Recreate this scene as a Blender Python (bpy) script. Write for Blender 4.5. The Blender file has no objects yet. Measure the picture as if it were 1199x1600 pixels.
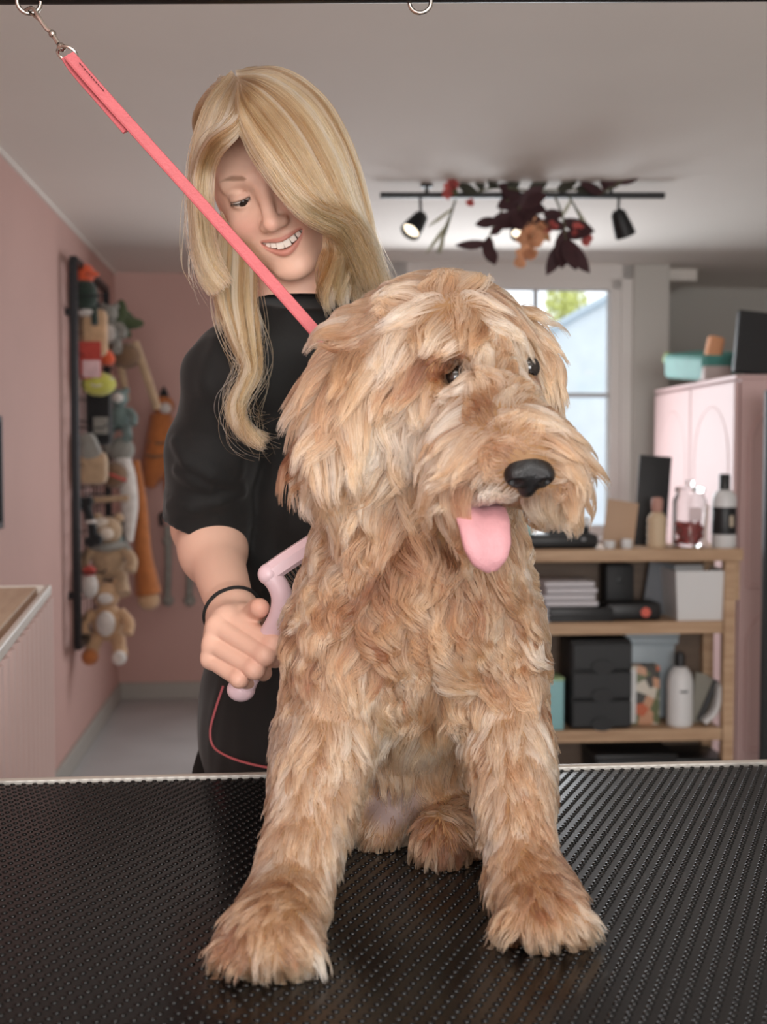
import bpy, bmesh, math, random
import numpy as np
from mathutils import Vector, Matrix, Euler
from mathutils.bvhtree import BVHTree

random.seed(7)
RNG = np.random.default_rng(7)
S = bpy.context.scene
COL = S.collection

# ------------------------------------------------------------------ camera, world, light, exposure
CAMZ = 1.33
FPX = 1900.0                       # focal length in pixels of the 1199x1600 frame
PITCH = math.atan(92 / FPX)        # the camera looks slightly down
ROOM = math.radians(4.65)          # the room is turned against the camera axis
cam_d = bpy.data.cameras.new('camera')
cam = bpy.data.objects.new('camera', cam_d)
COL.objects.link(cam)
cam.location = (0, 0, CAMZ)
cam.rotation_euler = (math.pi / 2 - PITCH, 0, 0)
cam_d.sensor_fit = 'VERTICAL'
cam_d.sensor_height = 36.0
cam_d.sensor_width = 27.0
cam_d.lens = FPX / 1600 * 36.0
cam_d.clip_start = 0.02
cam_d.dof.use_dof = True
cam_d.dof.focus_distance = 1.14
cam_d.dof.aperture_fstop = (cam_d.lens / 1000) / 0.0062
cam_d.dof.aperture_blades = 0
S.camera = cam

S.view_settings.view_transform = 'Standard'
S.view_settings.look = 'None'
S.view_settings.exposure = 0.14
S.view_settings.gamma = 1.0
S.view_settings.use_curve_mapping = False

wd = bpy.data.worlds.new('overcast_sky')
S.world = wd
wd.use_nodes = True
wnt = wd.node_tree
wnt.nodes['Background'].inputs['Color'].default_value = (0.89, 0.945, 1.0, 1)
wnt.nodes['Background'].inputs['Strength'].default_value = 1.7

CR, SR = math.cos(ROOM), math.sin(ROOM)
def RM(x, y, z):
    """room coordinates (x along the back wall, y into the room) -> world"""
    return Vector((x * CR - y * SR, x * SR + y * CR, z))

def area(name, loc, target, sx, sy, watt, color):
    l = bpy.data.lights.new(name, 'AREA')
    l.shape = 'RECTANGLE'; l.size = sx; l.size_y = sy; l.energy = watt; l.color = color
    o = bpy.data.objects.new(name, l); COL.objects.link(o)
    o.location = loc
    o.rotation_euler = (Vector(target) - Vector(loc)).to_track_quat('-Z', 'Y').to_euler()
    return o
# assumed daylight from an unseen opening behind the camera, and through the window in the back wall
area('assumed_front_light', RM(0.45, -2.35, 1.55), RM(0.3, 2.0, 1.3), 2.4, 1.3, 102, (1.0, 0.975, 0.955))  # assumed area lamp for the soft front light, its source unseen
area('back_window_daylight', RM(0.95, 6.0, 1.45), RM(0.75, 1.5, 0.2), 0.95, 1.2, 31, (0.92, 0.96, 1.0))

area('added_top_light', RM(0.1, 0.15, 2.26), RM(0.1, 0.55, 0.0), 0.9, 0.5, 8, (1.0, 0.96, 0.91))  # unseen overhead light, added to shade the dog from above
# ------------------------------------------------------------------ pixel rays (to work out where things stand)
CP, SP = math.cos(PITCH), math.sin(PITCH)
def W(px, py, d):
    """world point seen at frame pixel (px, py), d metres along the camera axis"""
    u = (px - 599.5) / FPX; v = (py - 800) / FPX
    return Vector((u * d, (CP - v * SP) * d, CAMZ + (-SP - v * CP) * d))
def to_room(p):
    return Vector((p[0] * CR + p[1] * SR, -p[0] * SR + p[1] * CR, p[2]))
def rp(px, py, Y):
    """room coordinates of the pixel on the plane room-y = Y"""
    q = to_room(W(px, py, 1.0)); o = Vector((0, 0, CAMZ))
    t = Y / q[1]
    return o + (q - o) * t
def rx(px, py, X):
    q = to_room(W(px, py, 1.0)); o = Vector((0, 0, CAMZ))
    return o + (q - o) * (X / q[0])
def wz(px, py, Z):
    q = W(px, py, 1.0); o = Vector((0, 0, CAMZ))
    return o + (q - o) * ((Z - CAMZ) / (q[2] - CAMZ))

# ------------------------------------------------------------------ materials
def lin(h):
    if isinstance(h, str):
        h = h.lstrip('#'); c = [int(h[i:i + 2], 16) / 255 for i in (0, 2, 4)]
    else:
        c = [v / 255 for v in h]
    return tuple(v / 12.92 if v <= 0.04045 else ((v + 0.055) / 1.055) ** 2.4 for v in c)

def mat(name, col, rough=0.6, metal=0.0, spec=0.5, var=0.0, vscale=8.0, bump=0.0, bscale=60.0, sheen=0.0,
        trans=0.0, coat=0.0, sss=0.0, attr=None, stretch=None, emit=None, estr=0.0):
    m = bpy.data.materials.new(name); m.use_nodes = True
    nt = m.node_tree; b = nt.nodes['Principled BSDF']
    c = lin(col)
    b.inputs['Base Color'].default_value = (*c, 1)
    b.inputs['Roughness'].default_value = rough
    b.inputs['Metallic'].default_value = metal
    b.inputs['Specular IOR Level'].default_value = spec
    b.inputs['Sheen Weight'].default_value = sheen
    b.inputs['Transmission Weight'].default_value = trans
    b.inputs['Coat Weight'].default_value = coat
    if sss:
        b.inputs['Subsurface Weight'].default_value = sss
        b.inputs['Subsurface Radius'].default_value = (0.010, 0.0045, 0.003)
        b.inputs['Subsurface Scale'].default_value = 0.6
    if emit:
        b.inputs['Emission Color'].default_value = (*lin(emit), 1)
        b.inputs['Emission Strength'].default_value = estr
    tc = nt.nodes.new('ShaderNodeTexCoord')
    vec = tc.outputs['Object']
    if stretch:
        mp = nt.nodes.new('ShaderNodeMapping'); mp.inputs['Scale'].default_value = stretch
        nt.links.new(vec, mp.inputs['Vector']); vec = mp.outputs['Vector']
    src = None
    if attr:
        a = nt.nodes.new('ShaderNodeAttribute'); a.attribute_name = attr
        src = a.outputs['Color']
        nt.links.new(src, b.inputs['Base Color'])
    if var:
        n = nt.nodes.new('ShaderNodeTexNoise'); n.inputs['Scale'].default_value = vscale
        n.inputs['Detail'].default_value = 5
        nt.links.new(vec, n.inputs['Vector'])
        mx = nt.nodes.new('ShaderNodeMix'); mx.data_type = 'RGBA'; mx.blend_type = 'MULTIPLY'
        mx.inputs['Factor'].default_value = 1.0
        r = nt.nodes.new('ShaderNodeMapRange')
        r.inputs['From Min'].default_value = 0.3; r.inputs['From Max'].default_value = 0.7
        r.inputs['To Min'].default_value = 1 - var; r.inputs['To Max'].default_value = 1 + var
        nt.links.new(n.outputs['Fac'], r.inputs['Value'])
        if src: nt.links.new(src, mx.inputs[6])
        else: mx.inputs[6].default_value = (*c, 1)
        nt.links.new(r.outputs['Result'], mx.inputs[7])
        nt.links.new(mx.outputs[2], b.inputs['Base Color'])
    if bump:
        n2 = nt.nodes.new('ShaderNodeTexNoise'); n2.inputs['Scale'].default_value = bscale
        n2.inputs['Detail'].default_value = 4
        nt.links.new(vec, n2.inputs['Vector'])
        bp = nt.nodes.new('ShaderNodeBump'); bp.inputs['Strength'].default_value = bump
        bp.inputs['Distance'].default_value = 0.01
        nt.links.new(n2.outputs['Fac'], bp.inputs['Height'])
        nt.links.new(bp.outputs['Normal'], b.inputs['Normal'])
    return m

def wood(name, a, b_, stretch=(2, 30, 30), rough=0.55):
    m = mat(name, a, rough)
    nt = m.node_tree; b = nt.nodes['Principled BSDF']
    tc = nt.nodes.new('ShaderNodeTexCoord'); mp = nt.nodes.new('ShaderNodeMapping')
    mp.inputs['Scale'].default_value = stretch
    n = nt.nodes.new('ShaderNodeTexNoise'); n.inputs['Scale'].default_value = 1.6; n.inputs['Detail'].default_value = 7
    n.inputs['Distortion'].default_value = 0.8
    cr = nt.nodes.new('ShaderNodeValToRGB')
    cr.color_ramp.elements[0].position = 0.3; cr.color_ramp.elements[0].color = (*lin(a), 1)
    cr.color_ramp.elements[1].position = 0.7; cr.color_ramp.elements[1].color = (*lin(b_), 1)
    nt.links.new(tc.outputs['Object'], mp.inputs['Vector']); nt.links.new(mp.outputs['Vector'], n.inputs['Vector'])
    nt.links.new(n.outputs['Fac'], cr.inputs['Fac']); nt.links.new(cr.outputs['Color'], b.inputs['Base Color'])
    return m

def glass(name, tint=(1, 1, 1), rough=0.0):
    m = bpy.data.materials.new(name); m.use_nodes = True
    b = m.node_tree.nodes['Principled BSDF']
    b.inputs['Base Color'].default_value = (*tint, 1); b.inputs['Roughness'].default_value = rough
    b.inputs['Transmission Weight'].default_value = 1.0; b.inputs['IOR'].default_value = 1.45
    return m

# ------------------------------------------------------------------ objects
def tag(o, label=None, cat=None, group=None, kind=None):
    if label: o['label'] = label
    if cat: o['category'] = cat
    if group: o['group'] = group
    if kind: o['kind'] = kind
    return o
def thing(name, label, cat, loc=(0, 0, 0), rz=0.0, group=None):
    o = bpy.data.objects.new(name, None); COL.objects.link(o)
    o.empty_display_size = 0.05
    o.location = loc; o.rotation_euler = (0, 0, rz)
    return tag(o, label, cat, group)
def link(name, me, m, parent=None, loc=None, rot=None):
    o = bpy.data.objects.new(name, me); COL.objects.link(o)
    if m is not None:
        for k in (m if isinstance(m, (list, tuple)) else [m]): me.materials.append(k)
    if parent is not None: o.parent = parent
    if loc is not None: o.location = loc
    if rot is not None: o.rotation_euler = rot
    return o
def obj(name, bm, m, parent=None, loc=None, rot=None, smooth=True, angle=38):
    bmesh.ops.recalc_face_normals(bm, faces=bm.faces[:])
    me = bpy.data.meshes.new(name)
    if smooth:
        lim = math.radians(angle)
        for f in bm.faces: f.smooth = True
        for e in bm.edges:
            if len(e.link_faces) == 2 and e.calc_face_angle(0) > lim: e.smooth = False
    bm.to_mesh(me); bm.free()
    return link(name, me, m, parent, loc, rot)
def B(): return bmesh.new()
def addbm(bm, tmp, M=None):
    if M is not None: bmesh.ops.transform(tmp, matrix=M, verts=tmp.verts[:])
    me = bpy.data.meshes.new('tmp'); tmp.to_mesh(me); tmp.free(); bm.from_mesh(me); bpy.data.meshes.remove(me)
def box(bm, c, s, bev=0.0, R=None, seg=2):
    t = bmesh.new(); bmesh.ops.create_cube(t, size=1.0)
    bmesh.ops.scale(t, vec=s, verts=t.verts[:])
    if bev: bmesh.ops.bevel(t, geom=t.edges[:], offset=min(bev, min(s) * 0.49), segments=seg, affect='EDGES', profile=0.5)
    M = Matrix.Translation(c)
    if R is not None: M = M @ Euler(R).to_matrix().to_4x4()
    addbm(bm, t, M); return bm
def ball(bm, c, r, R=None, seg=20):
    t = bmesh.new(); bmesh.ops.create_uvsphere(t, u_segments=seg, v_segments=max(6, seg * 2 // 3), radius=1.0)
    r = (r, r, r) if isinstance(r, (int, float)) else r
    M = Matrix.Translation(c)
    if R is not None: M = M @ Euler(R).to_matrix().to_4x4()
    addbm(bm, t, M @ Matrix.Diagonal((*r, 1))); return bm
def lathe(bm, prof, c=(0, 0, 0), seg=28, R=None):
    t = bmesh.new(); rings = []
    for r, z in prof:
        rings.append([t.verts.new((r * math.cos(k * 2 * math.pi / seg), r * math.sin(k * 2 * math.pi / seg), z)) for k in range(seg)])
    for a, b_ in zip(rings, rings[1:]):
        for k in range(seg): t.faces.new((a[k], a[(k + 1) % seg], b_[(k + 1) % seg], b_[k]))
    if prof[0][0] > 1e-5: t.faces.new(rings[0][::-1])
    if prof[-1][0] > 1e-5: t.faces.new(rings[-1])
    bmesh.ops.remove_doubles(t, verts=t.verts[:], dist=1e-6)
    M = Matrix.Translation(c)
    if R is not None: M = M @ Euler(R).to_matrix().to_4x4()
    addbm(bm, t, M); return bm
def smoothpath(pts, n):
    """Catmull-Rom through pts, n samples"""
    P = np.array([list(p) for p in pts], float); P = np.vstack([2 * P[0] - P[1], P, 2 * P[-1] - P[-2]])
    m = len(P) - 3; out = []
    for t in np.linspace(0, m, n):
        i = min(int(t), m - 1); f = t - i; a, b_, c, d = P[i:i + 4]
        out.append(0.5 * (2 * b_ + (c - a) * f + (2 * a - 5 * b_ + 4 * c - d) * f * f + (3 * b_ - a - 3 * c + d) * f ** 3))
    return np.array(out)
def tube(bm, pts, r, seg=10, closed=False, flat=None, up=None):
    """round (or flat=(w,t) strip) tube along pts"""
    P = [Vector(p) for p in pts]; n = len(P); rings = []
    prev = None
    for i, p in enumerate(P):
        if closed: t = (P[(i + 1) % n] - P[i - 1]).normalized()
        else: t = (P[min(i + 1, n - 1)] - P[max(i - 1, 0)]).normalized()
        if prev is None:
            a = Vector(up) if up is not None else (Vector((0, 0, 1)) if abs(t.z) < 0.9 else Vector((1, 0, 0)))
        else: a = prev
        u = (a - t * a.dot(t)).normalized(); v = t.cross(u); prev = u
        rr = r[i] if hasattr(r, '__len__') else r
        if flat:
            w, h = flat; k = min(w, h) * 0.35
            cs = [(w / 2, h / 2 - k), (w / 2 - k, h / 2), (-w / 2 + k, h / 2), (-w / 2, h / 2 - k), (-w / 2, -h / 2 + k), (-w / 2 + k, -h / 2), (w / 2 - k, -h / 2), (w / 2, -h / 2 + k)]
            ring = [bm.verts.new(p + v * a_ + u * b_) for a_, b_ in cs]
        else:
            ring = [bm.verts.new(p + (u * math.cos(2 * math.pi * k / seg) + v * math.sin(2 * math.pi * k / seg)) * rr) for k in range(seg)]
        rings.append(ring)
    m = len(rings[0])
    for i in range(n if closed else n - 1):
        a, b_ = rings[i], rings[(i + 1) % n]
        for k in range(m): bm.faces.new((a[k], a[(k + 1) % m], b_[(k + 1) % m], b_[k]))
    if not closed:
        bm.faces.new(rings[0][::-1]); bm.faces.new(rings[-1])
    return bm
def prism(bm, poly, h, M=None, bev=0.0):
    """polygon in xy extruded by h along z"""
    t = bmesh.new()
    a = [t.verts.new((x, y, 0)) for x, y in poly]; b_ = [t.verts.new((x, y, h)) for x, y in poly]
    t.faces.new(a[::-1]); t.faces.new(b_)
    for k in range(len(poly)): t.faces.new((a[k], a[(k + 1) % len(a)], b_[(k + 1) % len(a)], b_[k]))
    if bev: bmesh.ops.bevel(t, geom=[e for e in t.edges], offset=bev, segments=2, affect='EDGES', profile=0.5)
    addbm(bm, t, M); return bm
def struct(name, bm, m, loc=None, rz=ROOM):
    o = obj(name, bm, m, None, loc, (0, 0, rz), smooth=False); o['kind'] = 'structure'; return o

# ------------------------------------------------------------------ signed distance shapes -> one continuous mesh
def A3(p): return np.array([p[0], p[1], p[2]], np.float32)
def s_cone(P, a, b_, ra, rb):
    a = A3(a); b_ = A3(b_); ab = b_ - a
    t = np.clip(((P - a) @ ab) / float(ab @ ab), 0, 1)
    return np.linalg.norm(P - a - t[:, None] * ab, axis=1) - (ra + (rb - ra) * t)
def s_ball(P, c, r): return np.linalg.norm(P - A3(c), axis=1) - r
def s_ell(P, c, r, R=None):
    q = P - A3(c)
    if R is not None: q = q @ np.array(R, np.float32)          # columns of R are the ellipsoid's axes
    r = np.array(r, np.float32)
    k0 = np.linalg.norm(q / r, axis=1); k1 = np.linalg.norm(q / (r * r), axis=1) + 1e-9
    return k0 * (k0 - 1) / k1
def smin(a, b_, k):
    h = np.clip(0.5 + 0.5 * (b_ - a) / k, 0, 1)
    return b_ + (a - b_) * h - k * h * (1 - h)
def smax(a, b_, k): return -smin(-a, -b_, k)
def chain(P, pts, rs, k=0.004):
    d = None
    for (a, b_), (ra, rb) in zip(zip(pts, pts[1:]), zip(rs, rs[1:])):
        e = s_cone(P, a, b_, ra, rb); d = e if d is None else np.minimum(d, e)
    return d
def vnoise(P, scale, seed=0):
    """cheap smooth noise from a few rotated sines, about -1..1"""
    r = np.random.default_rng(seed); out = np.zeros(len(P), np.float32)
    for k in range(5):
        v = r.normal(size=3); v /= np.linalg.norm(v)
        w = r.normal(size=3); w /= np.linalg.norm(w)
        out += np.sin((P @ v) * scale * r.uniform(0.7, 1.5) + 1.7 * np.sin((P @ w) * scale * 0.6 + r.uniform(0, 6)) + r.uniform(0, 6))
    return out / 3.2
def grad(f, P, e=0.0012):
    g = np.empty_like(P)
    for k in range(3):
        d = np.zeros(3, np.float32); d[k] = e
        g[:, k] = f(P + d) - f(P - d)
    return g / (np.linalg.norm(g, axis=1, keepdims=True) + 1e-9)
def surface_nets(f, lo, hi, h, bs=8, slack=1.5):
    lo = np.array(lo, np.float32); hi = np.array(hi, np.float32)
    nb = np.ceil((hi - lo) / (h * bs)).astype(int); n = nb * bs
    gi = np.stack(np.meshgrid(*[np.arange(k) for k in nb], indexing='ij'), -1).reshape(-1, 3)
    cen = lo + (gi * bs + (bs - 1) / 2).astype(np.float32) * h
    fc = f(cen)
    V = np.empty(tuple(n), np.float32)
    Vb = V.reshape(nb[0], bs, nb[1], bs, nb[2], bs)
    Vb[:] = fc.reshape(nb[0], 1, nb[1], 1, nb[2], 1)
    act = np.abs(fc) < (bs * h * 0.87 + 2 * h) * slack
    loc = np.stack(np.meshgrid(*[np.arange(bs)] * 3, indexing='ij'), -1).reshape(-1, 3)
    ai = gi[act]
    for s in range(0, len(ai), 600):
        blk = ai[s:s + 600]
        pts = (lo + (blk[:, None, :] * bs + loc[None]).astype(np.float32) * h).reshape(-1, 3)
        vals = f(pts).reshape(-1, bs, bs, bs)
        for q, (i, j, k) in enumerate(blk): Vb[i, :, j, :, k, :] = vals[q]
    neg = V < 0
    c = [(0, 0, 0), (1, 0, 0), (0, 1, 0), (1, 1, 0), (0, 0, 1), (1, 0, 1), (0, 1, 1), (1, 1, 1)]
    cnt = sum(neg[i:n[0] - 1 + i, j:n[1] - 1 + j, k:n[2] - 1 + k].astype(np.int8) for i, j, k in c)
    cells = np.argwhere((cnt > 0) & (cnt < 8))
    idx = np.full(tuple(n - 1), -1, np.int64); idx[tuple(cells.T)] = np.arange(len(cells))
    acc = np.zeros((len(cells), 3)); num = np.zeros(len(cells))
    for a in range(8):
        for b_ in range(a + 1, 8):
            d = np.array(c[b_]) - np.array(c[a])
            if np.abs(d).sum() != 1: continue
            va = V[tuple((cells + c[a]).T)]; vb = V[tuple((cells + c[b_]).T)]
            x = (va < 0) != (vb < 0)
            t = np.where(x, va / np.where(x, va - vb, 1), 0)
            acc += np.where(x[:, None], np.array(c[a]) + t[:, None] * d, 0); num += x
    verts = lo + (cells + acc / num[:, None]).astype(np.float32) * h
    faces = []
    for ax in range(3):
        u, v = (ax + 1) % 3, (ax + 2) % 3
        sl0 = [slice(None)] * 3; sl1 = [slice(None)] * 3
        sl0[ax] = slice(0, -1); sl1[ax] = slice(1, None)
        e = np.argwhere(neg[tuple(sl0)] != neg[tuple(sl1)])
        e = e[(e[:, u] > 0) & (e[:, v] > 0) & (e[:, u] < n[u] - 1) & (e[:, v] < n[v] - 1)]
        flip = neg[tuple(e.T)]
        o = []
        for du, dv in ((1, 1), (0, 1), (0, 0), (1, 0)):
            q = e.copy(); q[:, u] -= du; q[:, v] -= dv; o.append(idx[tuple(q.T)])
        fq = np.stack(o, 1)
        fq[~flip] = fq[~flip][:, ::-1]
        faces.append(fq)
    F = np.vstack(faces); F = F[(F >= 0).all(1)]
    return verts.astype(np.float32), F
def np_mesh(name, verts, faces, smooth=True):
    me = bpy.data.meshes.new(name)
    k = faces.shape[1]
    me.vertices.add(len(verts)); me.vertices.foreach_set('co', np.asarray(verts, np.float32).ravel())
    me.loops.add(faces.size); me.loops.foreach_set('vertex_index', faces.astype(np.int32).ravel())
    me.polygons.add(len(faces))
    me.polygons.foreach_set('loop_start', np.arange(0, faces.size, k, dtype=np.int32))
    if smooth: me.polygons.foreach_set('use_smooth', np.ones(len(faces), bool))
    me.update(calc_edges=True); me.validate()
    return me
def vcol(me, cols, name='tone'):
    a = me.attributes.new(name, 'FLOAT_COLOR', 'POINT')
    c = np.ones((len(cols), 4), np.float32); c[:, :3] = cols
    a.data.foreach_set('color', c.ravel())
def curves(name, P, rad, m, parent=None, tint=None):
    """P (N, n, 3) strands, rad (n,) or (N, n)"""
    N, n = P.shape[:2]
    cu = bpy.data.hair_curves.new(name); cu.add_curves([n] * N)
    cu.points.foreach_set('position', P.astype(np.float32).ravel())
    if 'radius' not in cu.attributes: cu.attributes.new('radius', 'FLOAT', 'POINT')
    cu.attributes['radius'].data.foreach_set('value', np.broadcast_to(rad, (N, n)).astype(np.float32).ravel())
    if tint is not None:
        a = cu.attributes.new('tint', 'FLOAT', 'CURVE'); a.data.foreach_set('value', tint.astype(np.float32))
    o = bpy.data.objects.new(name, cu); COL.objects.link(o)
    cu.materials.append(m)
    if parent is not None: o.parent = parent
    return o
def hairmat(name, dark, mid, light, rough=0.45, rad_rough=0.6, root=0.75):
    m = bpy.data.materials.new(name); m.use_nodes = True; nt = m.node_tree
    for nd in list(nt.nodes): nt.nodes.remove(nd)
    out = nt.nodes.new('ShaderNodeOutputMaterial'); h = nt.nodes.new('ShaderNodeBsdfHairPrincipled')
    h.parametrization = 'COLOR'
    h.inputs['Roughness'].default_value = rough; h.inputs['Radial Roughness'].default_value = rad_rough
    h.inputs['Random Roughness'].default_value = 0.2
    a = nt.nodes.new('ShaderNodeAttribute'); a.attribute_name = 'tint'
    cr = nt.nodes.new('ShaderNodeValToRGB')
    cr.color_ramp.elements[0].position = 0.0; cr.color_ramp.elements[0].color = (*lin(dark), 1)
    cr.color_ramp.elements[1].position = 1.0; cr.color_ramp.elements[1].color = (*lin(light), 1)
    e = cr.color_ramp.elements.new(0.5); e.color = (*lin(mid), 1)
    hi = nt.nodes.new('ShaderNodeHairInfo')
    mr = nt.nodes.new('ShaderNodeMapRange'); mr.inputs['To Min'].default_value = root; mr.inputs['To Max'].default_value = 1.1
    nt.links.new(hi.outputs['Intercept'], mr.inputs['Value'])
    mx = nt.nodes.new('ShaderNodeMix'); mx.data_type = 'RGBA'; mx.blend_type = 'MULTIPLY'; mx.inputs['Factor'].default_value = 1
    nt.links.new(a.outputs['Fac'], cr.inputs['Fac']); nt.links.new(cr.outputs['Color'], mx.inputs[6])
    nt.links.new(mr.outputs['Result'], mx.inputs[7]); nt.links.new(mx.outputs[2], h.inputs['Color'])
    nt.links.new(h.outputs['BSDF'], out.inputs['Surface'])
    return m
# ------------------------------------------------------------------ the room
CEIL = 2.29
XL, XRW, YF, YB, YW, YR = -0.90, 2.9, -2.6, 6.62, 6.15, 6.95
M_ceil = mat('ceiling_paint', '#e6e0d9', 0.85, var=0.03, vscale=1.2)
M_pink = mat('pink_paint', '#c8a299', 0.75, var=0.04, vscale=2.0)
M_white = mat('white_wall_paint', '#d2cec8', 0.8, var=0.02, vscale=2.0)
M_grey = mat('grey_wall_paint', '#bdb9b2', 0.8, var=0.02, vscale=2.0)
M_floor = mat('grey_floor', '#b3b3b3', 0.45, var=0.10, vscale=2.5)
M_frame = mat('white_window_frame', '#dedad6', 0.5)
M_skirt = mat('grey_skirting', '#a8a49d', 0.6)

bm = B(); box(bm, ((XL + XRW) / 2, (YF + YR) / 2, -0.05), (XRW - XL + 0.4, YR - YF + 0.4, 0.1)); struct('floor', bm, M_floor)
bm = B(); box(bm, ((XL + XRW) / 2, (YF + YR) / 2, CEIL + 0.05), (XRW - XL + 0.4, YR - YF + 0.4, 0.1)); struct('ceiling', bm, M_ceil)
bm = B(); box(bm, (XL - 0.05, (YF + YR) / 2, CEIL / 2), (0.1, YR - YF + 0.2, CEIL)); struct('wall_left', bm, M_pink)
bm = B(); box(bm, (XRW + 0.05, (YF + YR) / 2, CEIL / 2), (0.1, YR - YF + 0.2, CEIL)); struct('wall_right', bm, M_grey)
XC = 0.35                                            # where the pink back wall turns to the window bay
bm = B(); box(bm, ((XL + XC) / 2, YB + 0.05, CEIL / 2), (XC - XL, 0.1, CEIL)); struct('wall_back', bm, M_pink)
XE = rp(1040, 700, YW)[0]
WX0, WX1 = 0.62, rp(968, 600, YW)[0]
WZ0, WZ1 = rp(900, 838, YW)[2], rp(900, 436, YW)[2]
bm = B()
box(bm, ((XC + WX0) / 2, YW + 0.06, CEIL / 2), (WX0 - XC, 0.12, CEIL))
box(bm, ((XE + WX1) / 2, YW + 0.06, CEIL / 2), (XE - WX1, 0.12, CEIL))
box(bm, ((WX0 + WX1) / 2, YW + 0.06, WZ0 / 2), (WX1 - WX0, 0.12, WZ0))
box(bm, ((WX0 + WX1) / 2, YW + 0.06, (WZ1 + CEIL) / 2), (WX1 - WX0, 0.12, CEIL - WZ1))
box(bm, (XC - 0.01, (YW + YB) / 2 + 0.06, CEIL / 2), (0.02, YB - YW, CEIL))
box(bm, (XE - 0.03, (YW + YR) / 2 + 0.06, CEIL / 2), (0.06, YR - YW, CEIL))
struct('wall_window', bm, M_white)
bm = B(); box(bm, ((XE + XRW) / 2, YR + 0.05, CEIL / 2), (XRW - XE + 0.1, 0.1, CEIL)); struct('wall_recess', bm, M_grey)
# the front wall behind the camera with an assumed, unseen window opening added for the front light
bm = B()
fx0, fx1, fz0, fz1 = -0.75, 1.9, 0.5, 2.15
box(bm, ((XL + fx0) / 2, YF, CEIL / 2), (fx0 - XL, 0.1, CEIL)); box(bm, ((XRW + fx1) / 2, YF, CEIL / 2), (XRW - fx1, 0.1, CEIL))
box(bm, ((fx0 + fx1) / 2, YF, fz0 / 2), (fx1 - fx0, 0.1, fz0)); box(bm, ((fx0 + fx1) / 2, YF, (fz1 + CEIL) / 2), (fx1 - fx0, 0.1, CEIL - fz1))
struct('wall_front', bm, M_white)
# pilaster right of the window, beam corner over the recess, skirtings, ceiling line
bm = B(); px0, px1 = rp(985, 600, YW)[0], rp(1040, 600, YW)[0]
box(bm, ((px0 + px1) / 2, YW - 0.03, CEIL / 2), (px1 - px0, 0.06, CEIL), 0.006); struct('trim_1', bm, mat('pilaster_paint', '#c3c0ba', 0.7))
bm = B(); bx0, bx1 = rp(1042, 430, YW + 0.1)[0], rp(1090, 430, YW + 0.1)[0]
box(bm, ((bx0 + bx1) / 2, (YW + YR) / 2 + 0.05, CEIL - 0.03), (bx1 - bx0, YR - YW - 0.1, 0.06), 0.004); struct('trim_2', bm, M_ceil)
bm = B(); box(bm, (XL + 0.008, (YF + YB) / 2, 0.045), (0.016, YB - YF, 0.09), 0.004); struct('baseboard_left', bm, M_skirt)
bm = B(); box(bm, ((XL + XC) / 2, YB - 0.008, 0.045), (XC - XL, 0.016, 0.09), 0.004); struct('baseboard_back', bm, M_skirt)
bm = B(); box(bm, (XL + 0.006, (YF + YB) / 2, CEIL - 0.006), (0.012, YB - YF, 0.012)); struct('trim_3', bm, M_ceil)
# window in the back wall
win = thing('window_1', None, None, RM((WX0 + WX1) / 2, YW, WZ0), ROOM); win['kind'] = 'structure'
ww, wh = WX1 - WX0, WZ1 - WZ0
bm = B(); fw = 0.055
for s in (-1, 1): box(bm, (s * (ww / 2 - fw / 2), 0.02, wh / 2), (fw, 0.09, wh), 0.006)
for z in (fw / 2, wh - fw / 2): box(bm, (0, 0.02, z), (ww, 0.09, fw), 0.006)
for s in (-1, 1): box(bm, (s * (ww / 2 + 0.035), -0.012, wh / 2), (0.07, 0.024, wh + 0.16), 0.005)
box(bm, (0, -0.012, wh + 0.04), (ww + 0.14, 0.024, 0.09), 0.005)
obj('window_frame', bm, M_frame, win, smooth=False)
mx = rp(838, 600, YW)[0] - (WX0 + WX1) / 2; mz = rp(900, 617, YW)[2] - WZ0
bm = B(); box(bm, (mx, 0.03, wh / 2), (0.022, 0.03, wh), 0.004); box(bm, (0, 0.03, mz), (ww, 0.03, 0.022), 0.004)
box(bm, (mx - 0.35, 0.03, wh / 2), (0.022, 0.03, wh), 0.004)
obj('muntin', bm, mat('grey_muntin', '#b9bcbf', 0.5), win, smooth=False)
bm = B(); box(bm, (0, 0.03, wh / 2), (ww - 0.04, 0.006, wh - 0.04)); obj('pane', bm, glass('window_glass'), win, smooth=False)
bm = B(); box(bm, (0, -0.05, -0.012), (ww + 0.16, 0.14, 0.024), 0.006); obj('window_sill', bm, M_frame, win, smooth=False)

# outside the window: pavement, a pale house and a small tree
bm = B(); box(bm, (2.0, 18.0, -0.3), (30, 21, 0.2)); struct('pavement', bm, mat('pavement_stone', '#a7adb3', 0.9, var=0.08, vscale=3))
HY = 15.0
hp_ = [rp(px, py, HY) for px, py in ((700, 560), (800, 545), (856, 520), (905, 492), (952, 466), (1010, 440), (1100, 470))]
hs = thing('house', 'pale blue grey house with a sloping roof across the street outside the window', 'house', RM(hp_[2].x, HY, -0.2), ROOM)
ol = [(p.x - hp_[2].x, p.z + 0.2) for p in hp_]
bm = B(); prism(bm, [(ol[0][0], 0), (ol[-1][0], 0)] + ol[::-1], 3.0, Matrix.Rotation(math.pi / 2, 4, 'X') @ Matrix.Translation((0, 0, -3)))
obj('wall', bm, mat('pale_render', '#d6dde1', 0.85, var=0.05, vscale=4, bump=0.3, bscale=30), hs, smooth=False)
bm = B(); tube(bm, [(x, -0.04, z + 0.02) for x, z in ol], 0.05, 8); obj('roof_edge', bm, mat('roof_edge', '#b3c0c9', 0.7), hs)
TYR = 20.0
p = rp(884, 474, TYR)
tr = thing('tree', 'small yellow green tree showing above the pale house roof outside the window', 'tree', RM(p.x, TYR, -0.2), ROOM)
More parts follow.
